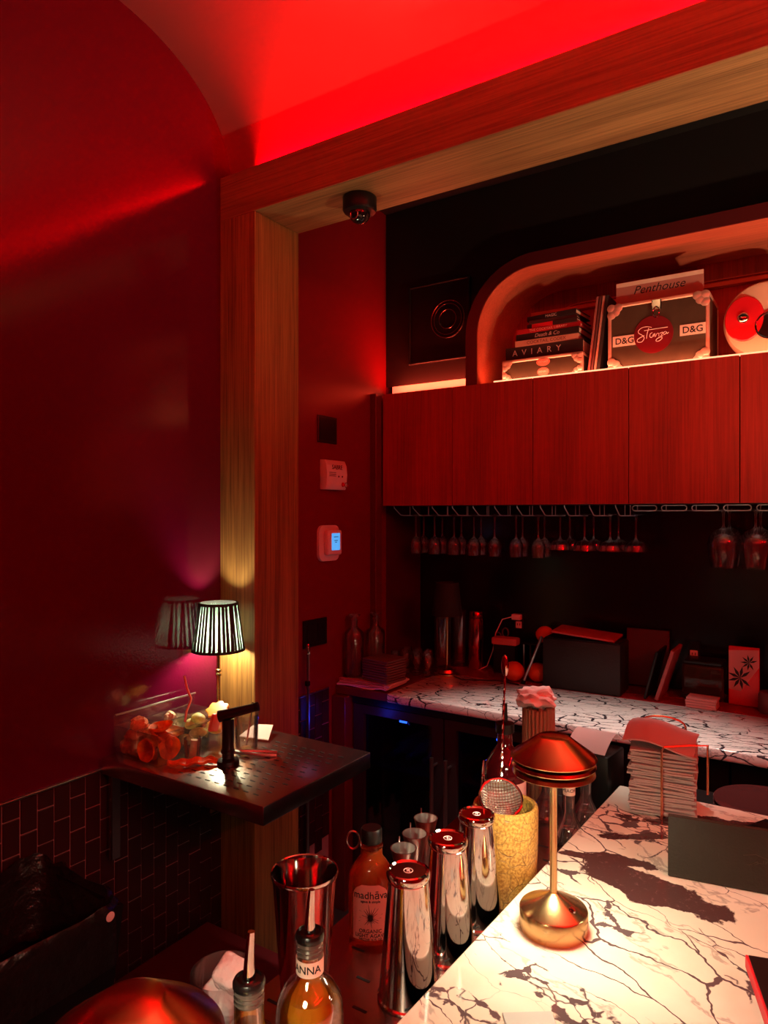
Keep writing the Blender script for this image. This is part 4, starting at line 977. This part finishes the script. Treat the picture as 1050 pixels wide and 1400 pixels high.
# brass portable lamps
def brass_lamp(x, y, label):
    t = thing('brass_lamp', label, 'lamp', (x, y, BZ + .0005), 0, 'brass lamps on the bar')
    b_ = obj('base', lathe([(0, 0), (.0475, 0), (.0485, .0015), (.0485, .029), (.047, .0315), (.010, .050), (.0065, .053), (0, .053)], 56), 'brass', t)
    obj('touch_button', lathe([(0, .0022), (.0045, .0018), (.0055, 0)], 20), 'steel', b_, (.030, -.008, .0395), (0, R(27), 0))
    obj('stem', tube([(0, 0, .05), (0, 0, .235)], .0052, 20), 'brass', t)
    s_ = obj('lamp_shade', lathe([(0, .281), (.020, .2795), (.024, .2775), (.058, .253), (.0610, .249), (.0602, .2475), (.040, .2465), (.012, .2465)], 64), 'brass', t)
    obj('shade_tier', lathe([(.045, .2445), (.0585, .2425), (.0600, .2385), (.0592, .237), (.040, .236), (.012, .236)], 64), 'brass', s_)
    obj('shade_tier', lathe([(.045, .2345), (.0580, .232), (.0590, .2265), (.058, .2255), (.052, .2255), (.050, .231), (.012, .231)], 64), 'brass', s_)
    obj('hub', lathe([(0, .279), (.012, .276), (.012, .230), (0, .230)], 24), 'brass', s_)
    obj('light_ring', lathe([(.013, .2298), (.048, .2298), (.048, .2285), (.013, .2285), (.013, .2298)], 48), mat('warm_led', (1, 1, 1), .5, emit=(1, .98, .68), es=80), s_)
    return t
L1 = brass_lamp(-.340, .978, 'brass portable lamp with tiered shade, whole lamp on the bar')
L2 = dup(L1, (-.390, .295, BZ + .0005), R(40), 'tiered lamp whose domed shade is cut by the bottom edge')
# extra brass lamp, out of view, added to light the back of the room
dup(L1, (.30, 1.30, BZ + .0005), R(15), 'brass portable lamp added along the bar as unseen fill light')
# added uplighter, out of view, that brightens the underside of the beam
gl = thing('uplight_fill', 'added unseen brass uplighter that brightens the beam underside', 'lamp', (.46, 1.90, .8855))
obj('base', lathe([(0, 0), (.06, 0), (.06, .012), (.012, .02), (.012, .36), (0, .36)], 32), 'brass', gl)
up = obj('lamp_shade', lathe([(0, .36), (.03, .365), (.06, .44), (.058, .44), (.028, .37), (0, .366)], 36), 'brass', gl)
obj('lit_disc', lathe([(0, .415), (.046, .415), (.046, .412), (0, .412)], 32), mat('uplight_fill_glow', (1, 1, 1), .5, emit=(1, .70, .40), es=1300), up)

# shaker tins, inverted
def tin(x, y, label, rotz=0):
    t = thing('shaker_tin', label, 'shaker tin', (x, y, SR + .0005), rotz, 'inverted shaker tins along the bar edge')
    obj('cup', lathe([(.0415, 0), (.0425, .001), (.0425, .004), (.0405, .006), (.0275, .160), (.0262, .1615), (.0262, .160), (.039, .006), (.0405, .002), (.0415, 0)], 48), 'steel', t)
    c = obj('weighted_base', lathe([(.0255, .161), (.0285, .162), (.0300, .165), (.0300, .170), (.0285, .1735), (.026, .1745), (.0245, .1725), (0, .1722)], 48), 'steel', t)
    em = obj('emblem', tube([(.0062 * math.cos(2 * PI * k / 24), .0062 * math.sin(2 * PI * k / 24), .1725) for k in range(24)], .0005, 5, True), 'white', c)
    obj('emblem_mark', text_bm('K', .008, .0005, bold=.0001), 'white', c, (0, 0, .1727), (0, 0, R(33)))
    return t
T1 = tin(-.488, .816, 'inverted polished shaker tin nearest the camera')
dup(T1, (-.487, .930, SR + .0005), R(25), 'inverted polished shaker tin in the middle of the three')
dup(T1, (-.487, 1.031, SR + .0005), R(-20), 'inverted polished shaker tin beside the ochre holder, farthest of three')
bt = thing('mixing_tin', 'large open steel mixing tin standing upright at the rail', 'shaker tin', (-.606, .738, SR + .0005))
obj('cup', lathe([(0, 0), (.030, 0), (.032, .003), (.0435, .165), (.0455, .168), (.0462, .171), (.0455, .174), (.0440, .173), (.0425, .166), (.0305, .006), (0, .005)], 56), 'steel', bt)
obj('base_ring', lathe([(.0302, .0), (.0335, .002), (.0335, .008), (.0325, .010)], 40), 'steel', bt)
# jiggers
def jigger(x, y, h, label):
    t = thing('jigger', label, 'jigger', (x, y, SR + .0005), R(30), 'steel jiggers in a row')
    r_ = .0215
    obj('cup', lathe([(r_ * .86, 0), (r_ * .88, .001), (.0085, h * .42), (.0085, h * .45), (r_ * .98, h - .001), (r_ * 1.02, h), (r_ * .95, h), (.0065, h * .47), (0, h * .46), (0, h * .40), (.0065, h * .39), (r_ * .8, 0)], 36), 'brushed', t)
    obj('handle_ring', tube([(-.008, .018 + .012 * math.cos(2 * PI * k / 16) + .010, h * .62 + .025 * math.sin(2 * PI * k / 16) + .022) for k in range(16)], .0016, 6, True), 'brushed', t)
    return t
J = jigger(-.617, 1.093, .112, 'steel jigger at the far end of the row of three')
dup(J, (-.603, 1.030, SR + .0005), R(30), 'steel jigger in the middle of the row of three')
dup(J, (-.592, .975, SR + .0005), R(30), 'steel jigger nearest the camera, behind the front tin')
# ochre tool holder
def ochre():
    m, t, b = nt('cracked_ochre_ceramic'); N = t.nodes.new; L = t.links.new
    tc = N('ShaderNodeTexCoord')
    vo = N('ShaderNodeTexVoronoi'); vo.feature = 'DISTANCE_TO_EDGE'; vo.inputs['Scale'].default_value = 38
    wn = N('ShaderNodeTexNoise'); wn.inputs['Scale'].default_value = 30; L(tc.outputs['Object'], wn.inputs['Vector'])
    mx = N('ShaderNodeVectorMath'); mx.operation = 'MULTIPLY_ADD'; mx.inputs[1].default_value = (.03, .03, .03); L(wn.outputs['Color'], mx.inputs[0]); L(tc.outputs['Object'], mx.inputs[2])
    L(mx.outputs[0], vo.inputs['Vector'])
    n = N('ShaderNodeTexNoise'); n.inputs['Scale'].default_value = 260; n.inputs['Detail'].default_value = 3; L(tc.outputs['Object'], n.inputs['Vector'])
    r = N('ShaderNodeMapRange'); r.inputs[2].default_value = .028; L(vo.outputs['Distance'], r.inputs[0])
    rr = N('ShaderNodeValToRGB'); rr.color_ramp.elements[0].position = .35; rr.color_ramp.elements[1].position = .65
    rr.color_ramp.elements[0].color = (.30, .135, .02, 1); rr.color_ramp.elements[1].color = (.62, .36, .085, 1); L(n.outputs['Fac'], rr.inputs['Fac'])
    m2 = N('ShaderNodeMix'); m2.data_type = 'RGBA'; m2.inputs[6].default_value = (.16, .08, .02, 1); L(r.outputs[0], m2.inputs[0]); L(rr.outputs['Color'], m2.inputs[7]); L(m2.outputs[2], b.inputs['Base Color'])
    b.inputs['Roughness'].default_value = .45
    ad = N('ShaderNodeMath'); ad.operation = 'MULTIPLY_ADD'; ad.inputs[1].default_value = .4; L(n.outputs['Fac'], ad.inputs[0]); L(r.outputs[0], ad.inputs[2])
    bp = N('ShaderNodeBump'); bp.inputs['Strength'].default_value = .6; bp.inputs['Distance'].default_value = .002; L(ad.outputs[0], bp.inputs['Height']); L(bp.outputs['Normal'], b.inputs['Normal'])
    return m
M['ochre'] = ochre()
oc = thing('tool_holder', 'ochre cracked ceramic tool holder beside the bar edge', 'holder', (-.478, 1.128, SR + .0005))
obj('cup', lathe([(0, 0), (.049, 0), (.052, .004), (.0555, .10), (.0560, .150), (.0545, .157), (.050, .1585), (.0465, .155), (.046, .14), (.045, .012), (0, .010)], 56), 'ochre', oc)
# strainer resting in the holder
stn = thing('fine_strainer', 'fine mesh strainer resting in the ochre tool holder', 'strainer', (-.478, 1.110, SR + .150), R(33))
nrm = Matrix.Rotation(R(38), 4, 'X')
obj('rim', xf(tube([(.036 * math.cos(2 * PI * k / 36), .036 * math.sin(2 * PI * k / 36), 0) for k in range(36)], .0024, 8, True), nrm), 'steel', stn, (0, .004, .022))
bm = bm_()
for k in range(1, 14):
    rr = .036 * math.sin(PI / 2 * k / 14); zz = -.018 * math.cos(PI / 2 * k / 14)
    yy = -.034 + .068 * k / 14; hw = math.sqrt(max(0, .0355 ** 2 - yy ** 2))
    add_tube(bm, [(hw * f, yy, -.016 * (1 - f * f) * (1 - (yy / .036) ** 2)) for f in (-1, -.75, -.5, -.25, 0, .25, .5, .75, 1)], .0007, 5)
    add_tube(bm, [(yy, hw * f, -.016 * (1 - f * f) * (1 - (yy / .036) ** 2)) for f in (-1, -.75, -.5, -.25, 0, .25, .5, .75, 1)], .0005, 5)
obj('mesh_bowl', xf(bm, nrm), 'steel', stn, (0, .004, .022), kind='stuff')
bm = bm_(); add_lathe(bm, [(.0345, -.001), (.026, -.012), (0, -.018)], 24); obj('mesh_backing', xf(bm, nrm), mat('fine_mesh', (.45, .42, .36), .4, .8), stn, (0, .004, .0205))
obj('rest_loop', tube([(.010 * math.cos(PI * k / 10), .033 + .012 * math.sin(PI * k / 10), .024 + .012 * math.sin(PI * k / 10)) for k in range(11)], .0018, 6), 'steel', stn)
obj('handle', tube([(0, .02, .01), (.004, .028, -.06), (.006, .030, -.125)], .004, 8), 'steel', stn)
# bar spoon (twisted) and tweezers in the holder
sp = thing('bar_spoon', 'long twisted bar spoon standing in the ochre holder', 'spoon', (-.505, 1.155, SR + .015))
top = Vector((-.015, .07, .345)); 
bm = bm_(); N_ = 60
for s in (0, PI):
    add_tube(bm, [Vector((0, 0, 0)) + top * (k / N_) + Vector((.0013 * math.cos(k * 1.1 + s), .0013 * math.sin(k * 1.1 + s), 0)) for k in range(N_ + 1)], .0013, 5)
obj('twisted_shaft', bm, 'steel', sp)
obj('bowl', xf(blob(.018, .42, .25, 1.15, 0, 1, 3), Matrix.Translation(top + Vector((0, 0, .014)))), 'steel', sp)
tzw = thing('tweezers', 'long steel tweezers standing in the ochre holder', 'tweezers', (-.520, 1.130, SR + .015))
for s in (-1, 1): obj('arm', tube([(-.005, .01, .205), (-.005 + s * .003, .006, .16), (s * .007 + .004, -.01, 0)], .0016, 6), 'steel', tzw)
# agave bottle
M['amber'] = mat('agave_syrup', (.75, .16, .03), .05, 0, .75, 1.4)
ag = thing('agave_bottle', 'agave syrup bottle with pink label and black cap', 'bottle', (-.605, .900, SR + .0005), R(30))
bm = bm_(); pr = [(0, 0), (.88, 0), (.98, .004), (1, .012), (1, .092), (.94, .105), (.62, .122), (.48, .128), (.46, .140), (0, .141)]
add_lathe(bm, [(r_ * .036, z) for r_, z in pr], 40, sx=1, sy=.72)
obj('bottle_body', bm, 'amber', ag)
obj('neck', lathe([(.0165, .1405), (.018, .142), (.018, .148), (0, .148)], 28, sx=1, sy=1), 'glass', ag)
obj('cap', lathe([(.0150, .1485), (.0165, .150), (.0165, .168), (.015, .171), (0, .171)], 28), 'black', ag)
def ell_wrap(bm, rx, ry, off=0):
    for v in bm.verts:
        a = v.co.x / rx; v.co = Vector(((rx + off - v.co.y) * math.sin(a), -(ry + off - v.co.y) * math.cos(a), v.co.z))
    return bm
bm = bm_(); bmesh.ops.create_grid(bm, x_segments=20, y_segments=14, size=.5)
for v in bm.verts:
    u, q = v.co.x * 2, v.co.y * 2
    if q > .55: u *= math.sqrt(max(.1, 1 - ((q - .55) / .45) ** 2 * .8))
    v.co = Vector((u * .030, 0, .052 + q * .042))
lbm = mat('pink_label', (.80, .36, .30), .6)
lb_ = obj('label', ell_wrap(bm, .0362, .0262, .0004), lbm, ag, smooth=80, label='pink paper label with a dark agave plant')
for s, z, sz in (('madhāva', .078, .0155), ('agave & simple', .069, .0052), ('ORGANIC', .024, .0080), ('LIGHT AGAVE', .017, .0080), ('NECTAR 16 FL OZ', .0115, .0045)):
    bm = xf(text_bm(s, sz, .0004, bold=.00008), FACE); mv(bm, (0, 0, z)); obj('label_text', ell_wrap(bm, .0368, .0268), MATS['ink'], lb_)
bm = bm_()
for k in range(22):
    a = R(360 * k / 22); l = (.017 if math.sin(a) > -.3 else .011) + .004 * math.sin(k * 2.3)
    add_tube(bm, [(0, -.0002, .044), (l * math.cos(a), -.0002, .044 + l * math.sin(a))], .0009, 4, r2=.0002)
obj('agave_print', ell_wrap(bm, .0366, .0266), MATS['ink'], lb_)
obj('measuring_ring', tube([(-.030 + .010 * math.cos(2 * PI * k / 16), .012, .145 + .014 * math.sin(2 * PI * k / 16)) for k in range(16)], .0016, 6, True), 'brushed', ag) 
# bottles with pourers in the foreground
M['liquor'] = mat('amber_liquor', (1, .46, .03), .0, 0, .6, 1.34)
M['collar'] = mat('pourer_collar', (.008, .006, .006), .25)
def pour_bottle(x, y, label, word):
    t = thing('pourer_bottle', label, 'bottle', (x, y, SR + .0005), 0, 'amber bottles with steel pourers')
    obj('glass_body', lathe([(0, 0), (.036, 0), (.0385, .004), (.0385, .098), (.036, .115), (.026, .132), (.0165, .140), (.0150, .146), (.0150, .176), (.0135, .176), (.0135, .146), (.015, .1415), (.0250, .1300), (.0345, .113), (.0368, .098), (.0365, .008), (0, .006)], 40), 'bottleglass', t)
    obj('liquor', lathe([(0, .0066), (.0360, .0086), (.0364, .097), (.0342, .111), (.0290, .122), (0, .122)], 40), 'liquor', t)
    if not word: nl = None
    else: nl = obj('neck_label', lathe([(.0153, .146), (.0156, .146), (.0156, .163), (.0153, .163)], 32), MATS['cream_paper'], t)
    if word:
        bm = xf(text_bm(word, .012, .0003, bold=.0001), FACE); mv(bm, (0, 0, .1545)); obj('label_text', wrap(bm, .0159, math.atan2(-y, -x) - .25), MATS['ink'], nl)
    ck = obj('pourer_cork', lathe([(.0145, .166), (.0155, .168), (.0145, .1705), (.0155, .173), (.0145, .1755), (.0155, .178), (.0145, .181), (0, .181)], 28), mat('ribbed_clear_cork', (.22, .19, .16), .2, .6), t)
    obj('pourer_collar', lathe([(.0150, .181), (.0165, .183), (.0165, .187), (.015, .190), (.0125, .191), (.0120, .189), (0, .189)], 32), 'collar', ck)
    obj('pourer_spout', tube([(0, 0, .188), (.0, .0, .205), (.001, .002, .236)], .0068, 14, r2=.0036), 'steel', ck)
    return t
pour_bottle(-.495, .612, 'amber liquor bottle with steel pourer and white neck label', 'BANANNA'[3:] if False else 'ANNA')
pour_bottle(-.497, .517, 'bottle with steel pourer nearest the camera, left of the other', '')
# rocks glass full of ice
ig = thing('rocks_glass', 'rocks glass full of ice cubes at the bottom of the photograph', 'glass', (-.627, .607, SR + .0005))
obj('cup', lathe([(0, 0), (.034, 0), (.036, .003), (.0390, .102), (.0376, .102), (.0345, .012), (0, .010)], 40), 'thin', ig)
M['ice'] = mat('ice', (.97, .90, .89), .2, 0, .2, 1.31, bump=.8, bscale=60)
def ice(x, y, z, rx, ry, rz, s, label):
    bm = box((0, 0, 0), (s, s, s), s * .22, 3)
    for v in bm.verts: v.co *= 1 + .12 * mnoise.noise(v.co * 70 + Vector((x * 50, y * 50, 0)))
    o = tag(obj('ice_cube', bm, 'ice', smooth=60), label, 'ice', 'ice cubes in the rocks glass'); o.location = (-.627 + x, .607 + y, SR + z); o.rotation_euler = (R(rx), R(ry), R(rz))
ice(-.008, -.008, .033, 10, 20, 30, .034, 'ice cube at the bottom of the rocks glass')
ice(.012, .012, .040, 40, 10, 60, .030, 'ice cube low in the rocks glass, far side')
ice(-.009, .004, .072, 30, 30, 10, .034, 'ice cube in the middle of the rocks glass, left one')
ice(.012, -.008, .068, 15, 35, 50, .030, 'ice cube pressed against the front of the rocks glass')
ice(.010, .004, .098, 35, 20, 15, .036, 'topmost ice cube rising above the rim')
# bottles and tools at the far end of the rail
rb = thing('spirit_bottle', 'dark bottle with pale pink label behind the ochre holder', 'bottle', (-.560, 1.318, SR + .0005), R(28))
obj('bottle_body', lathe([(0, 0), (.040, 0), (.042, .004), (.042, .135), (.038, .158), (.020, .185), (.0155, .192), (.0150, .216), (0, .216)], 40), mat('dark_red_bottle', (.10, .008, .012), .05, 0, .3), rb)
obj('label', lathe([(.0424, .020), (.0428, .020), (.0428, .125), (.0424, .125)], 40), mat('pale_pink_label', (.80, .58, .52), .6), rb)
for s, z, sz in (('BLANCA', .104, .011), ('vino', .092, .008)):
    bm = xf(text_bm(s, sz, .0003), FACE); mv(bm, (0, 0, z)); obj('label_text', wrap(bm, .0431, -PI / 2), MATS['ink'], rb)
obj('pump_cap', lathe([(.0155, .2165), (.019, .218), (.019, .236), (.006, .240), (.005, .275), (0, .276)], 24), 'blackplastic', rb)
def flask(x, y, label, word, col):
    t = thing('dasher_flask', label, 'bottle', (x, y, SR + .0005), 0, 'small flasks behind the brass lamp')
    obj('glass_body', lathe([(0, 0), (.032, 0), (.034, .004), (.030, .022), (.014, .050), (.0115, .060), (.0115, .118), (.0128, .120), (.0128, .123), (.010, .123), (.0100, .060), (.0125, .050), (.0285, .022), (.0320, .007), (0, .005)], 32), 'thin', t)
    obj('liquid', lathe([(0, .0055), (.0315, .0075), (.0282, .0215), (.0200, .034), (0, .034)], 32), col, t)
    nl = obj('label', lathe([(.0118, .094), (.0122, .094), (.0122, .114), (.0118, .114)], 28), MATS['cream_paper'], t)
    bm = xf(text_bm(word, .0095, .0003, bold=.0001), FACE); mv(bm, (0, 0, .104)); obj('label_text', wrap(bm, .0125, math.atan2(-y, -x)), MATS['ink'], nl)
    obj('dasher_top', lathe([(.010, .1232), (.0095, .128), (.0045, .135), (.003, .150), (0, .151)], 20), 'brushed', t)
flask(-.522, 1.460, 'small flask of red liquid behind the brass lamp stem', 'RED', mat('red_liquid', (.8, .04, .03), 0, 0, 1, 1.33))
flask(-.4485, 1.383, 'small clear flask labelled PEACH behind the brass lamp', 'PEACH', mat('water', (1, .95, .95), 0, 0, 1, 1.33))
flask(-.443, 1.478, 'small clear flask hidden behind the PEACH flask', 'LIME', MATS['water'])
# straws
srw = thing('straw_holder', 'bundle of brown straws in a clear cup, white cloth on top', 'straws', (-.573, 1.545, SR + .0005))
obj('cup', lathe([(0, 0), (.036, 0), (.038, .004), (.039, .10), (.0378, .10), (.036, .006), (0, .005)], 32), 'thin', srw)
M['straw'] = mat('brown_straw', (.34, .16, .075), .5)
base = None
for k in range(40):
    rr = .0335 if k < 24 else (.022 if k < 36 else .01); a = 2 * PI * k / (24 if k < 24 else 12)
    l = Vector((rr * math.cos(a), rr * math.sin(a), .006))
    if base is None: base = obj('straw', tube([(0, 0, 0), (0, 0, .205)], .0042, 8), 'straw', srw, l)
    else: link_copy(base, srw, l + Vector((0, 0, random.uniform(0, .006))))
bm = blob(.044, 1.05, .8, .55, .4, 2.2, 4, 5)
for v in bm.verts: v.co += mnoise.noise_vector(v.co * 60) * .005
clh = tag(obj('white_cloth', bm, mat('white_cloth', (.84, .78, .74), .85)), 'crumpled white cloth lying on the brown straws', 'cloth'); clh.location = (-.580, 1.545, SR + .234)
# receipt printer with a curl of paper, black caddy
rpn = thing('receipt_printer', 'black receipt printer with a curl of pink paper', 'printer', (-.463, 1.60, SR + .0005), R(-6))
obj('body', boxr(-.055, .055, -.05, .05, 0, .125, .006, 2), 'blackplastic', rpn)
bm = bm_(); n = 14; V = []
for k in range(n):
    a = k / (n - 1); y = -.048 + .10 * a; z = .128 + .030 * math.sin(a * 2.2)
    if a > .75: z -= (a - .75) * .06
    V.append([bm.verts.new((x, y, z)) for x in (-.046, .046)])
for a, b in zip(V, V[1:]): bm.faces.new((a[0], a[1], b[1], b[0]))
bmesh.ops.solidify(bm, geom=bm.faces[:], thickness=.0008)
obj('paper_curl', bm, mat('pink_paper', (.80, .55, .52), .7), rpn, smooth=60)
# low shelf behind the bar with dark plates
shf = thing('service_shelf', 'black service shelf between bar and back counter', 'shelf', (.10, 1.88, 0))
obj('shelf_top', boxr(-.50, 1.02, -.14, .22, .86, .885, .002), 'black', shf)
for sx in (-.48, 1.0):
    for sy in (-.12, .20): obj('leg', boxr(sx - .015, sx + .015, sy - .015, sy + .015, 0, .859), 'black', shf)
for k in range(5):
    o = tag(obj('dinner_plate', lathe([(0, 0), (.060, 0), (.085, .006), (.118, .014), (.120, .016), (.118, .018), (.084, .010), (0, .005)], 48), mat('dark_plate', (.06, .015, .015), .12)), ['bottom', 'second', 'third', 'fourth', 'topmost'][k] + ' dark plate of the stack behind the bar', 'plate', 'stack of dark plates'); o.location = (-.135, 1.93, .8855 + .0105 * k)
# ------------------------------------------------------------------ things on the bar
nh = thing('napkin_holder', 'copper wire holder around the napkins on the bar', 'napkin holder', (-.292, 1.507, BZ), R(8))
obj('front_wire', tube([(-.0, -.068, .001), (-.0, -.068, .135), (.004, -.066, .143), (.05, -.045, .146), (.082, -.03, .146), (.082, -.03, .05)], .0022, 8), 'copper', nh)
obj('rear_wire', tube([(-.05, .066, .001), (-.05, .066, .150)] + [(-.05 + .045 * (1 - math.cos(PI * k / 8)) , .066, .150 + .018 * math.sin(PI * k / 8)) for k in range(1, 8)] + [(.04, .066, .150), (.04, .066, .001)], .0022, 8), 'copper', nh)
obj('base_wire', tube([(0, -.068, .0022), (0, 0, .0022), (-.05, .066, .0022)], .0022, 8), 'copper', nh)
M['napkin'] = mat('beverage_napkin', (.44, .35, .32), .9, bump=.3, bscale=200)
ns = thing('napkin_stack', 'tall stack of pale napkins in the copper wire holder', 'napkins', (-.292, 1.507, BZ + .005), R(8))
for k in range(26):
    bm = bm_(); bmesh.ops.create_grid(bm, x_segments=10, y_segments=10, size=.5)
    ph = random.uniform(0, 6); am = random.uniform(.0005, .0016); wd = .120 + random.uniform(-.004, .004)
    for v in bm.verts:
        x, y = v.co.x, v.co.y
        v.co = Vector((x * wd, y * wd, am * math.sin(5 * x + ph) + am * math.cos(6 * y + ph * 2)))
    bmesh.ops.solidify(bm, geom=bm.faces[:], thickness=.0036)
    obj('napkin', bm, 'napkin', ns, (random.uniform(-.003, .003), random.uniform(-.003, .003), .004 + .0049 * k), (0, 0, R(random.uniform(-3, 3))), smooth=60)
bm = bm_(); bmesh.ops.create_grid(bm, x_segments=14, y_segments=14, size=.5)
for v in bm.verts:
    x, y = v.co.x, v.co.y; v.co = Vector((x * .132, y * .128, .010 * math.sin(4 * x + 2.5) + .010 * y + .006 * math.cos(5 * y)))
bmesh.ops.solidify(bm, geom=bm.faces[:], thickness=.003)
obj('top_napkin', bm, mat('rose_napkin', (.50, .28, .26), .9), ns, (-.004, 0, .146), (0, 0, R(-4)), smooth=60)
# black check presenter standing as a tent
cp = thing('check_presenter', 'black leather check presenter standing on the bar', 'check holder', (-.230, 1.222, BZ), math.atan2(.025, .144))
M['leather'] = mat('black_leather_grain', (.018, .016, .010), .45, bump=.15, bscale=220)
bm = box((.115, 0, .0475), (.230, .004, .094), .0012); xf(bm, Matrix.Rotation(R(-14), 4, 'X')); obj('front_cover', mv(bm, (0, 0, .0010)), 'leather', cp)
bm = box((.115, 0, .0475), (.230, .004, .094), .0012); xf(bm, Matrix.Rotation(R(14), 4, 'X')); obj('rear_cover', mv(bm, (0, .0515, .0010)), 'leather', cp)
bm = bm_()
for k in range(9):
    a = R(200 + 18 * k); add_tube(bm, [(.140 + .008 * math.cos(a), 0, .048 + .004 * math.sin(a)), (.140 + (.030 if k % 2 else .022) * math.cos(a), 0, .050 + .012 * math.sin(a * 1.3))], .0005, 4)
add_tube(bm, [(.112, 0, .052), (.13, 0, .056), (.15, 0, .050), (.170, 0, .055)], .0005, 4)
obj('embossed_emblem', xf(mv(bm, (0, -.0022, 0)), Matrix.Rotation(R(-14), 4, 'X')), mat('emboss', (.05, .045, .03), .3), cp, (0, 0, .001))
# phone, red edged booklet, coaster
ph = thing('smartphone', 'black smartphone lying on the bar at the right edge', 'phone', (-.062, 1.462, BZ + .0005), R(-28))
obj('case', box((0, 0, .006), (.150, .074, .012), .005, 3), 'blackplastic', ph)
obj('screen', box((0, 0, .0122), (.142, .067, .0006)), 'smoke', ph)
obj('camera_bump', box((-.050, .0, .0135), (.030, .030, .003), .001), 'black', ph)
bkl = thing('booklet', 'slim dark booklet with red edge at the lower right corner', 'booklet', (-.098, 1.033, BZ + .0005), R(16))
obj('cover', boxr(.004, .030, -.22, 0, .0145, .0165, .0005), 'black', bkl); obj('cover', boxr(.004, .030, -.22, 0, 0, .0015), 'black', bkl)
obj('red_spine', boxr(0, .004, -.22, 0, 0, .0165, .001), MATS['bright_red_card'], bkl)
obj('pages', boxr(.005, .029, -.218, -.002, .0018, .0142), MATS['bright_red_card'], bkl)
cst = tag(obj('coaster', boxr(-.03, .03, -.03, .03, 0, .002, .0008), mat('grey_card', (.42, .45, .42), .6)), 'grey card at the bottom edge of the photograph', 'coaster'); cst.location = (-.292, .770, BZ + .0005); cst.rotation_euler = (0, 0, R(35))
# recessed downlight trim
dlt = thing('downlight', 'recessed downlight in the soffit over the back counter', 'ceiling light', (-.66, 2.02, 3.06))
obj('trim_ring', lathe([(.030, -.001), (.045, -.001), (.045, -.006), (.030, -.006), (.030, -.001)], 32), 'blackplastic', dlt)
